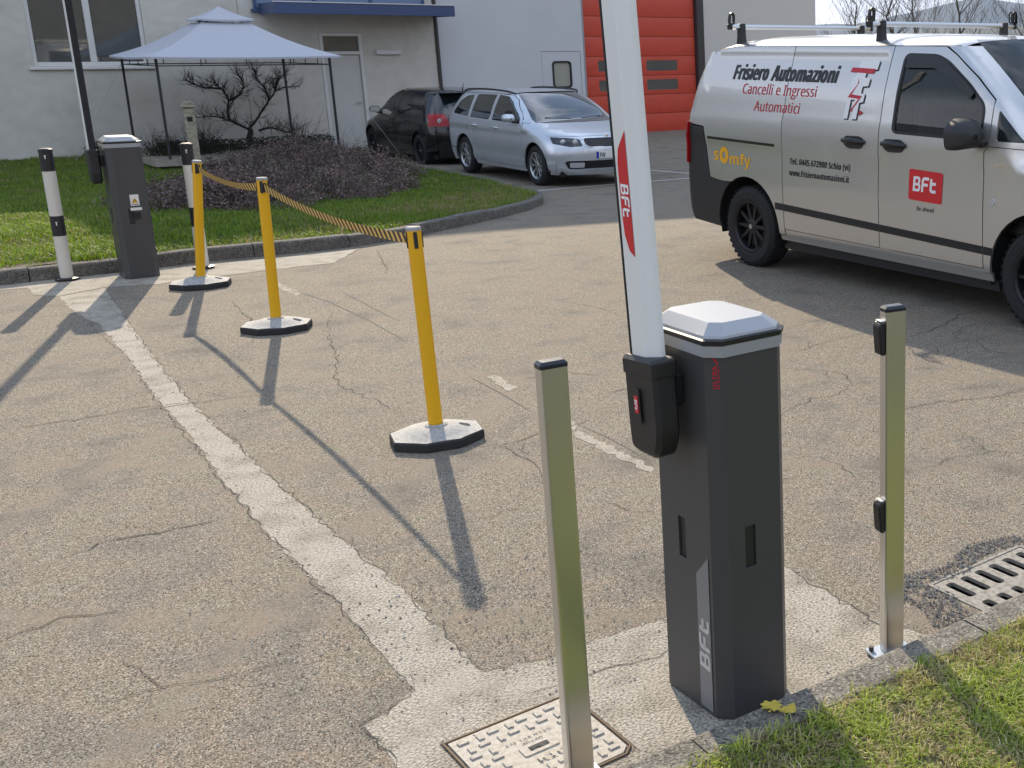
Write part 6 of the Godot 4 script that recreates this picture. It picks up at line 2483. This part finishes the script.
func build_hatchback() -> void:
	var o := thing("hatchback_car", "black hatchback with red tail lamp parked nose to the wall", "car", V(-8.17, -0.43, 23.0), 132.0)
	var b := {
		"w": [[0.15, 0.80], [0.3, 0.84], [0.6, 0.876], [0.85, 0.876], [0.98, 0.85], [1.2, 0.765], [1.38, 0.67], [1.43, 0.63], [1.49, 0.55]],
		"xf": [[0.15, 3.22], [0.3, 3.38], [0.6, 3.42], [0.75, 3.34], [0.85, 3.0], [0.98, 2.55], [1.05, 2.32], [1.25, 1.98], [1.42, 1.58], [1.49, 1.36]],
		"lf": [[0.15, 0.55], [0.5, 0.62], [0.9, 0.85], [1.05, 0.45], [1.49, 0.32]],
		"xr": [[0.15, -0.66], [0.4, -0.76], [0.6, -0.78], [0.9, -0.73], [1.1, -0.62], [1.3, -0.47], [1.43, -0.37], [1.49, -0.28]],
		"lr": [[0.2, 0.42], [1.0, 0.38], [1.49, 0.32]],
		"nf": 2.3, "nr": 2.4,
	}
	var p: Material = M.hatch_black
	var wb := 2.578
	var q := [[rear_x(b, 0.34, 0.6), 0.34], [-0.36, 0.30]]
	for e in arc(Vector2(0, 0.325), 0.365, 178.0, 0.0, 14):
		q.append(e)
	q.append_array([[0.40, 0.27], [0.48, 0.30], [0.50, 0.55], [0.36, 0.80], [0.34, 1.0], [0.34, 1.41], [-0.1, 1.40], [rear_x(b, 1.36, 0.6), 1.36], [rear_x(b, 1.1, 0.6), 1.1], [rear_x(b, 0.9, 0.6), 0.9], [rear_x(b, 0.6, 0.6), 0.6]])
	side_panel(b, o, "rear_quarter", q, [], p, 0.08)
	var rwin := rounded([[0.38, 1.01], [1.05, 0.985], [1.05, 1.385], [0.45, 1.37], [0.38, 1.3]], 0.04, 3)
	side_panel(b, o, "rear_door", [[0.488, 0.30], [1.09, 0.275], [1.09, 1.42], [0.348, 1.412], [0.348, 1.0], [0.368, 0.80], [0.508, 0.55]], [rwin], p, 0.08)
	var fwin := rounded([[1.13, 0.985], [2.12, 0.965], [1.90, 1.13], [1.60, 1.31], [1.42, 1.375], [1.13, 1.39]], 0.03, 3)
	side_panel(b, o, "front_door", [[1.098, 0.275], [2.14, 0.27], [2.18, 0.55], [2.18, 0.95], [2.16, 0.97], [1.94, 1.15], [1.63, 1.34], [1.44, 1.405], [1.098, 1.42]], [fwin], p, 0.08)
	var w := [[2.148, 0.27], [2.20, 0.27]]
	for e in arc(Vector2(wb, 0.325), 0.365, 185.0, -18.0, 16):
		w.append(e)
	w.append([2.93, 0.195])
	w.append_array(bound(b, 0.195, 0.965, 0.5, true, 18))
	w.append_array([[2.188, 0.967], [2.188, 0.55]])
	side_panel(b, o, "wing", w, [], p, 0.08)
	var ap := [[2.17, 0.972]]
	ap.append_array(bound(b, 0.972, 1.425, 0.62))
	ap.append_array([[1.38, 1.426], [1.38, 1.418], [1.45, 1.410], [1.64, 1.345], [1.95, 1.155]])
	side_panel(b, o, "windscreen_pillar", ap, [], p, 0.06)
	side_panel(b, o, "sill", [[0.42, 0.20], [2.2, 0.20], [2.2, 0.262], [1.1, 0.268], [0.48, 0.292], [0.40, 0.262]], [], p, 0.1, -0.01)
	for g in [rwin, fwin]:
		side_panel(b, o, "side_window", _list(inset(g, -0.006)), [], M.car_glass, 0.1, -0.007, true, 0.0)
	end_piece(b, o, "front_bumper", end_panel(b, 0.19, 0.76, 0.5, true), [], p, true, 0.1)
	end_piece(b, o, "bonnet", end_panel(b, 0.765, 0.985, 0.5, true), [], p, true, 0.03)
	end_piece(b, o, "windscreen", end_panel(b, 0.99, 1.455, 0.62, true), [], M.screen_glass, true, 0.06, 0.002, 0.0)
	var rim := func(x: float) -> float: return cv([[-0.3, 1.36], [-0.1, 1.40], [0.34, 1.412], [1.0, 1.42], [1.5, 1.42]], x)
	top_piece(o, "roof", -0.24, 1.40, func(x: float) -> float: return side_w(b, x, rim.call(x)), func(x: float) -> float: return cv([[-0.3, 1.43], [0.0, 1.465], [0.5, 1.485], [0.9, 1.485], [1.40, 1.456]], x), rim, 0.11, 0.12, p, 24, 18)
	var rw := rounded([[-0.60, 1.02], [0.60, 1.02], [0.53, 1.34], [-0.53, 1.34]], 0.05, 3)
	end_piece(b, o, "tailgate", end_panel(b, 0.55, 1.40, 0.6, false), [rw], p, false, 0.08)
	end_piece(b, o, "rear_window", inset(rw, -0.006), [], M.car_glass, false, 0.1, -0.006, 0.0)
	end_piece(b, o, "rear_bumper", end_panel(b, 0.2, 0.545, 0.6, false), [], p, false, 0.1, 0.012)
	var sp := MB.new()
	bbox(sp, Vector3(-0.56, 1.40, -0.52), Vector3(-0.30, 1.43, 0.52), 0.012)
	part(o, "roof_spoiler", sp, p)
	for s in [1.0, -1.0]:
		var lp := rounded([[s * 0.50, 0.80], [s * (rear_edge(b, 0.82, 0.30)), 0.80], [s * rear_edge(b, 1.02, 0.30), 1.03], [s * 0.54, 1.03]], 0.03, 3)
		var tl := end_piece(b, o, "tail_lamp", lp, [], M.red_lamp, false, 0.05, 0.010, 0.02)
		var m := MB.new()
		lathe(m, [[0.045, 0.0], [0.04, 0.006], [0.0, 0.010]], 16, Transform3D(Basis(Vector3(0, 0, 1), PI / 2), rear_f(b, 0.012).call(Vector2(s * 0.66, 0.90))))
		part(tl, "round_lens", m, M.clear_lamp)
	var an := MB.new()
	tube(an, [Vector3(-0.22, 1.45, 0), Vector3(-0.30, 1.58, 0)], [0.012, 0.004], 6, true)
	part(o, "aerial", an, M.plastic_black)
	door_mirror(o, Vector3(1.98, 1.03, 0.955), p)
	door_handle(o, b, 0.50, 0.87, p)
	door_handle(o, b, 1.22, 0.865, p)
	car_wheels(o, wb, 0.316, 0.76, 0.215, 0.365, "black")
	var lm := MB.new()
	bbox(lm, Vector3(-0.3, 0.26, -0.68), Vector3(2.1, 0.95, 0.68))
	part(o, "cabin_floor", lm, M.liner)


# ---------------------------------------------------------------- small street details

func build_street_details() -> void:
	# kerb in front of the near lawn: a straight row of stones between cement apron and grass
	var k0 := Vector2(-0.434, 2.716)
	var kd := Vector2(cos(deg_to_rad(40.3)), sin(deg_to_rad(40.3)))
	var a := k0 - kd * 4.06
	var b := k0 + kd * 5.0
	kerb_run("near_kerb", [[a.x, a.y], [b.x, b.y]], 0.142, 0.10, 0.98, 1.0, M.kerb_sunlit)
	var kn := Vector2(kd.y, -kd.x)          # towards the lawn
	var l0 := k0 + kn * 0.135
	var m := MB.new()
	var c0 := l0 - kd * 6.0
	var c1 := l0 + kd * 9.0
	patch(m, PackedVector2Array([c0, c0 + kn * 9.0, c1 + kn * 9.0, c1]), [], 0.35, func(p: Vector2) -> Vector3: return Vector3(p.x, near_y(p), -p.y), -1.0)
	structure("near_lawn_ground", m, M.turf)
	# yellow paint on the kerb
	m = MB.new()
	var yp := k0 + kd * 0.125 + kn * 0.022
	for i in 150:
		var e := rng.randf()
		var c: Vector2 = yp + kd * (0.03 + 0.04 * e + rng.randfn(0, 0.011)) + kn * (0.075 * e + rng.randfn(0, 0.006))
		var r := rng.randf_range(0.002, 0.009)
		var fl := PackedVector2Array()
		for q in 6:
			var an := TAU * q / 6
			fl.push_back(c + Vector2(cos(an), sin(an)) * r * rng.randf_range(0.6, 1.2))
		patch(m, fl, [], 1.0, func(p: Vector2) -> Vector3: return Vector3(p.x, 0.1075 + 0.00002 * i, -p.y), -1.0)
	structure("kerb_paint_mark", m, M.yellow_mark)

	# cover of the inspection chamber
	var mc := thing("manhole_cover", "beige square cast cover with raised bar pattern set in the cement", "manhole cover", V(manhole_c.x, 0.0, manhole_c.y), A)
	m = MB.new()
	var outer := pv([[-0.19, -0.19], [0.16, -0.19], [0.19, -0.16], [0.19, 0.16], [0.16, 0.19], [-0.16, 0.19], [-0.19, 0.16]])
	var flat := func(h: float) -> Callable: return func(p: Vector2) -> Vector3: return Vector3(p.x, h, p.y)
	patch(m, outer, [inset(outer, 0.005)], 0.2, flat.call(0.006), -1.0, 0.02)
	part(mc, "frame", m, M.rust)
	m = MB.new()
	var plate := inset(outer, 0.012)
	var grip := rounded([[-0.028, -0.012], [0.028, -0.012], [0.028, 0.012], [-0.028, 0.012]], 0.004, 2)
	patch(m, plate, [grip], 0.2, flat.call(0.005), -1.0, 0.02)
	part(mc, "plate", m, M.cast_plate)
	m = MB.new()
	bbox(m, Vector3(-0.03, -0.02, -0.014), Vector3(0.03, -0.015, 0.014))
	part(mc, "grip_pocket", m, M.pit)
	m = MB.new()
	var go := rounded([[-0.05, -0.025], [0.05, -0.025], [0.05, 0.025], [-0.05, 0.025]], 0.006, 2)
	patch(m, go, [grip], 0.05, flat.call(0.0085), -1.0, 0.005)
	part(mc, "grip_rim", m, M.cast_plate)
	for i in 8:
		for j in 8:
			var x := -0.147 + 0.042 * i
			var z := -0.147 + 0.042 * j
			if absf(x) < 0.075 and absf(z) < 0.08:
				continue
			m = MB.new()
			if (i + j) % 2 == 0:
				bbox(m, Vector3(x - 0.015, 0.005, z - 0.004), Vector3(x + 0.015, 0.0095, z + 0.004), 0.0015)
				bbox(m, Vector3(x - 0.0155, 0.005, z - 0.012), Vector3(x - 0.009, 0.0092, z - 0.0045), 0.001)
			else:
				bbox(m, Vector3(x - 0.004, 0.005, z - 0.015), Vector3(x + 0.004, 0.0095, z + 0.015), 0.0015)
				bbox(m, Vector3(x + 0.0045, 0.005, z + 0.009), Vector3(x + 0.012, 0.0092, z + 0.0155), 0.001)
			part(mc, "raised_bar", m, M.cast_plate)
	var tf := func(u: float, v: float) -> Callable: return func(p: Vector2) -> Vector3: return Vector3(u + p.x, 0.0095, v - p.y)
	part(mc, "cast_lettering", printed("EN 124 B125", 0.13, 0.014, tf.call(-0.065, -0.058)), M.cast_plate)
	part(mc, "cast_lettering", printed("40x40", 0.06, 0.014, tf.call(-0.03, -0.036)), M.cast_plate)
	part(mc, "cast_lettering", printed("KIO", 0.09, 0.028, tf.call(-0.03, 0.07)), M.cast_plate)

	# gully grate
	var gr := thing("drain_grate", "pale iron gully grate with two rows of slots beside the near kerb", "drain grate", V(drain_c.x, 0.0, drain_c.y), A)
	var slots := []
	for i in 6:
		var x := -0.1875 + 0.075 * i
		# local +z points towards the camera: the long slots lie on the far side
		slots.append(rounded([[x - 0.019, -0.128], [x + 0.019, -0.128], [x + 0.019, -0.002], [x - 0.019, -0.002]], 0.015, 3))
		slots.append(rounded([[x - 0.019, 0.045], [x + 0.019, 0.045], [x + 0.019, 0.128], [x - 0.019, 0.128]], 0.015, 3))
	m = MB.new()
	patch(m, pv([[-0.232, -0.152], [0.232, -0.152], [0.232, 0.152], [-0.232, 0.152]]), slots, 0.05, flat.call(0.002), -1.0, 0.014)
	part(gr, "grate", m, M.cast_iron)
	m = MB.new()
	var fo := pv([[-0.25, -0.17], [0.25, -0.17], [0.25, 0.17], [-0.25, 0.17]])
	patch(m, fo, [inset(fo, 0.014)], 0.3, flat.call(0.004), -1.0, 0.05)
	part(gr, "frame", m, M.cast_iron)
	m = MB.new()
	for s in [[-0.245, -0.165, -0.235, 0.165], [0.235, -0.165, 0.245, 0.165], [-0.235, -0.165, 0.235, -0.155], [-0.235, 0.155, 0.235, 0.165]]:
		bbox(m, Vector3(s[0], -0.45, s[1]), Vector3(s[2], -0.036, s[3]))
	bbox(m, Vector3(-0.235, -0.46, -0.155), Vector3(0.235, -0.45, 0.155))
	part(gr, "pit", m, M.pit)

	# loose chippings and crumbled asphalt round the grate and along joints
	var st := MB.new()
	st.tinted = true
	for i in 2600:
		var p: Vector2
		if i < 1500:
			# a crumbling collar round the grate
			var side := rng.randi() % 2
			var u := rng.randf_range(-0.33, 0.3)
			var v := rng.randf_range(0.17, 0.27) + 0.03 * sin(u * 14.0)
			if side == 1:
				v = rng.randf_range(-0.25, 0.22)
				u = rng.randf_range(-0.42, -0.26) + 0.03 * sin(v * 17.0)
			p = turned([[u, v]], drain_c, A)[0]
		elif i < 2000:
			p = Vector2(rng.randf_range(-4.5, 1.5), rng.randf_range(2.7, 8.0))
		else:
			var e := rng.randf()
			p = Vector2(lerpf(-1.8, -0.7, e), lerpf(3.55, 3.4, e)) + Vector2(rng.randfn(0, 0.35), rng.randfn(0, 0.3))
		if (p - k0).dot(kn) > -0.01:
			continue
		var g := rng.randf_range(0.09, 0.26) if i < 1500 else rng.randf_range(0.08, 0.5)
		st.tint = Color(g, g * 0.94, g * 0.86)
		pebble(st, Vector3(p.x, 0.004, -p.y), rng.randf_range(0.002, 0.0065) if i < 1500 else rng.randf_range(0.002, 0.005))
	var gv := part(self, "loose_grit", st, M.stone)
	gv.set_meta("kind", "stuff")
	tag(gv, "loose grit and crumbled asphalt around the gully grate", "grit")


func pebble(m: MB, c: Vector3, r: float) -> void:
	var t := []
	var n := 5
	var ph := rng.randf() * TAU
	for i in n:
		var a := ph + TAU * i / n
		t.append(c + Vector3(cos(a) * r * rng.randf_range(0.7, 1.3), 0.0, sin(a) * r * rng.randf_range(0.7, 1.3)))
	var top := c + Vector3(rng.randf_range(-0.3, 0.3) * r, r * rng.randf_range(0.5, 1.0), rng.randf_range(-0.3, 0.3) * r)
	for i in n:
		var a: Vector3 = t[i]
		var b: Vector3 = t[(i + 1) % n]
		if (b - top).cross(a - top).y > 0.0:
			m.flat(top, a, b)
		else:
			m.flat(top, b, a)


func near_y(p: Vector2) -> float:
	return 0.096 + 0.010 * lawn_noise.get_noise_2d(p.x * 40.0, p.y * 40.0)


func blade_mesh(count: int, high: float, wide: float, spread: float) -> ArrayMesh:
	var m := MB.new()
	m.tinted = true
	for i in count:
		var a := rng.randf() * TAU
		var base := Vector3(rng.randf_range(-spread, spread), 0, rng.randf_range(-spread, spread))
		var h := high * rng.randf_range(0.5, 1.15)
		var lean := Vector3(cos(a), 0, sin(a)) * h * rng.randf_range(0.2, 1.5)
		var s := Vector3(-sin(a), 0, cos(a)) * wide * 0.5
		var mid := base + Vector3(0, h * 0.6, 0) + lean * 0.35
		var tip := base + Vector3(0, h * rng.randf_range(0.5, 1.0), 0) + lean
		m.tint = Color.WHITE * rng.randf_range(0.55, 1.5)
		m.tint.a = 1.0
		m.quad(base - s, base + s, mid + s * 0.8, mid - s * 0.8)
		m.flat(mid - s * 0.8, mid + s * 0.8, tip)
	return m.mesh()


func meadow(called: String, label: String, spots: Array, mesh: Mesh, tints: Array) -> void:
	var mm := MultiMesh.new()
	mm.transform_format = MultiMesh.TRANSFORM_3D
	mm.use_colors = true
	mm.mesh = mesh
	mm.instance_count = spots.size()
	for i in spots.size():
		var q: Array = spots[i]
		var bs := Basis(Vector3.UP, rng.randf() * TAU).scaled(Vector3.ONE * q[1])
		mm.set_instance_transform(i, Transform3D(bs, q[0]))
		mm.set_instance_color(i, q[2])
	var o := MultiMeshInstance3D.new()
	o.name = numbered(called)
	o.multimesh = mm
	o.material_override = M.blade
	add_child(o)
	o.set_meta("kind", "stuff")
	tag(o, label, "grass")


func build_grass() -> void:
	var patchy := FastNoiseLite.new()
	patchy.seed = 12
	patchy.frequency = 1.0
	var green := Color(0.21, 0.32, 0.04)
	var lime := Color(0.48, 0.55, 0.08)
	var straw := Color(0.72, 0.64, 0.37)
	var dead := Color(0.34, 0.26, 0.145)
	# near lawn: dense where the picture looks at it closely
	var k0 := Vector2(-0.434, 2.716)
	var kd := Vector2(cos(deg_to_rad(40.3)), sin(deg_to_rad(40.3)))
	var kn := Vector2(kd.y, -kd.x)
	var spots := []
	for i in 46000:
		var u := rng.randf_range(-1.2, 3.2)
		var v := pow(rng.randf(), 0.8) * 1.9 + 0.122
		var p := k0 + kd * u + kn * v
		var n := patchy.get_noise_2d(p.x * 3.0, p.y * 3.0) + 0.5 * patchy.get_noise_2d(p.x * 11.0, p.y * 11.0)
		var r := rng.randf()
		var c := green.lerp(lime, rng.randf())
		if r < 0.42 - 0.5 * n:
			c = straw.lerp(dead, rng.randf())
		if n < -0.42 and rng.randf() < 0.5:
			continue
		spots.append([Vector3(p.x, near_y(p) - 0.004, -p.y), rng.randf_range(0.6, 1.25) * (1.0 + 0.4 * n), c * rng.randf_range(0.7, 1.25)])
	meadow("near_grass", "short patchy green and straw coloured grass beside the near kerb", spots, blade_mesh(9, 0.030, 0.0030, 0.016), [])
	# grass of the island
	green = Color(0.11, 0.20, 0.02)
	lime = Color(0.30, 0.42, 0.035)
	straw = Color(0.42, 0.36, 0.16)
	spots = []
	var poly := inset(pv(island), 0.12)
	var tries := 0
	while spots.size() < 70000 and tries < 260000:
		tries += 1
		var p := Vector2(rng.randf_range(-17.0, -4.3), rng.randf_range(6.0, 24.5))
		if rng.randf() > 1.25 - p.y / 22.0:
			continue
		if not Geometry2D.is_point_in_polygon(p, poly):
			continue
		if p.x < -6.75 and p.y - 9.0 - 0.93 * (p.x + 6.9) < 0.42 and rng.randf() < 0.85:
			continue
		var n := patchy.get_noise_2d(p.x * 0.7, p.y * 0.7) + 0.5 * patchy.get_noise_2d(p.x * 3.0, p.y * 3.0)
		var c := green.lerp(lime, rng.randf() * 0.8)
		if rng.randf() < 0.07 - 0.3 * n + (0.35 if p.x > -5.8 and p.y > 12.5 else 0.0):
			c = straw.lerp(dead, rng.randf())
		spots.append([Vector3(p.x, lawn_y(p) - 0.005, -p.y), rng.randf_range(0.7, 1.3), c * rng.randf_range(0.7, 1.2)])
	meadow("island_grass", "mown green grass of the island in front of the works", spots, blade_mesh(8, 0.06, 0.006, 0.04), [])
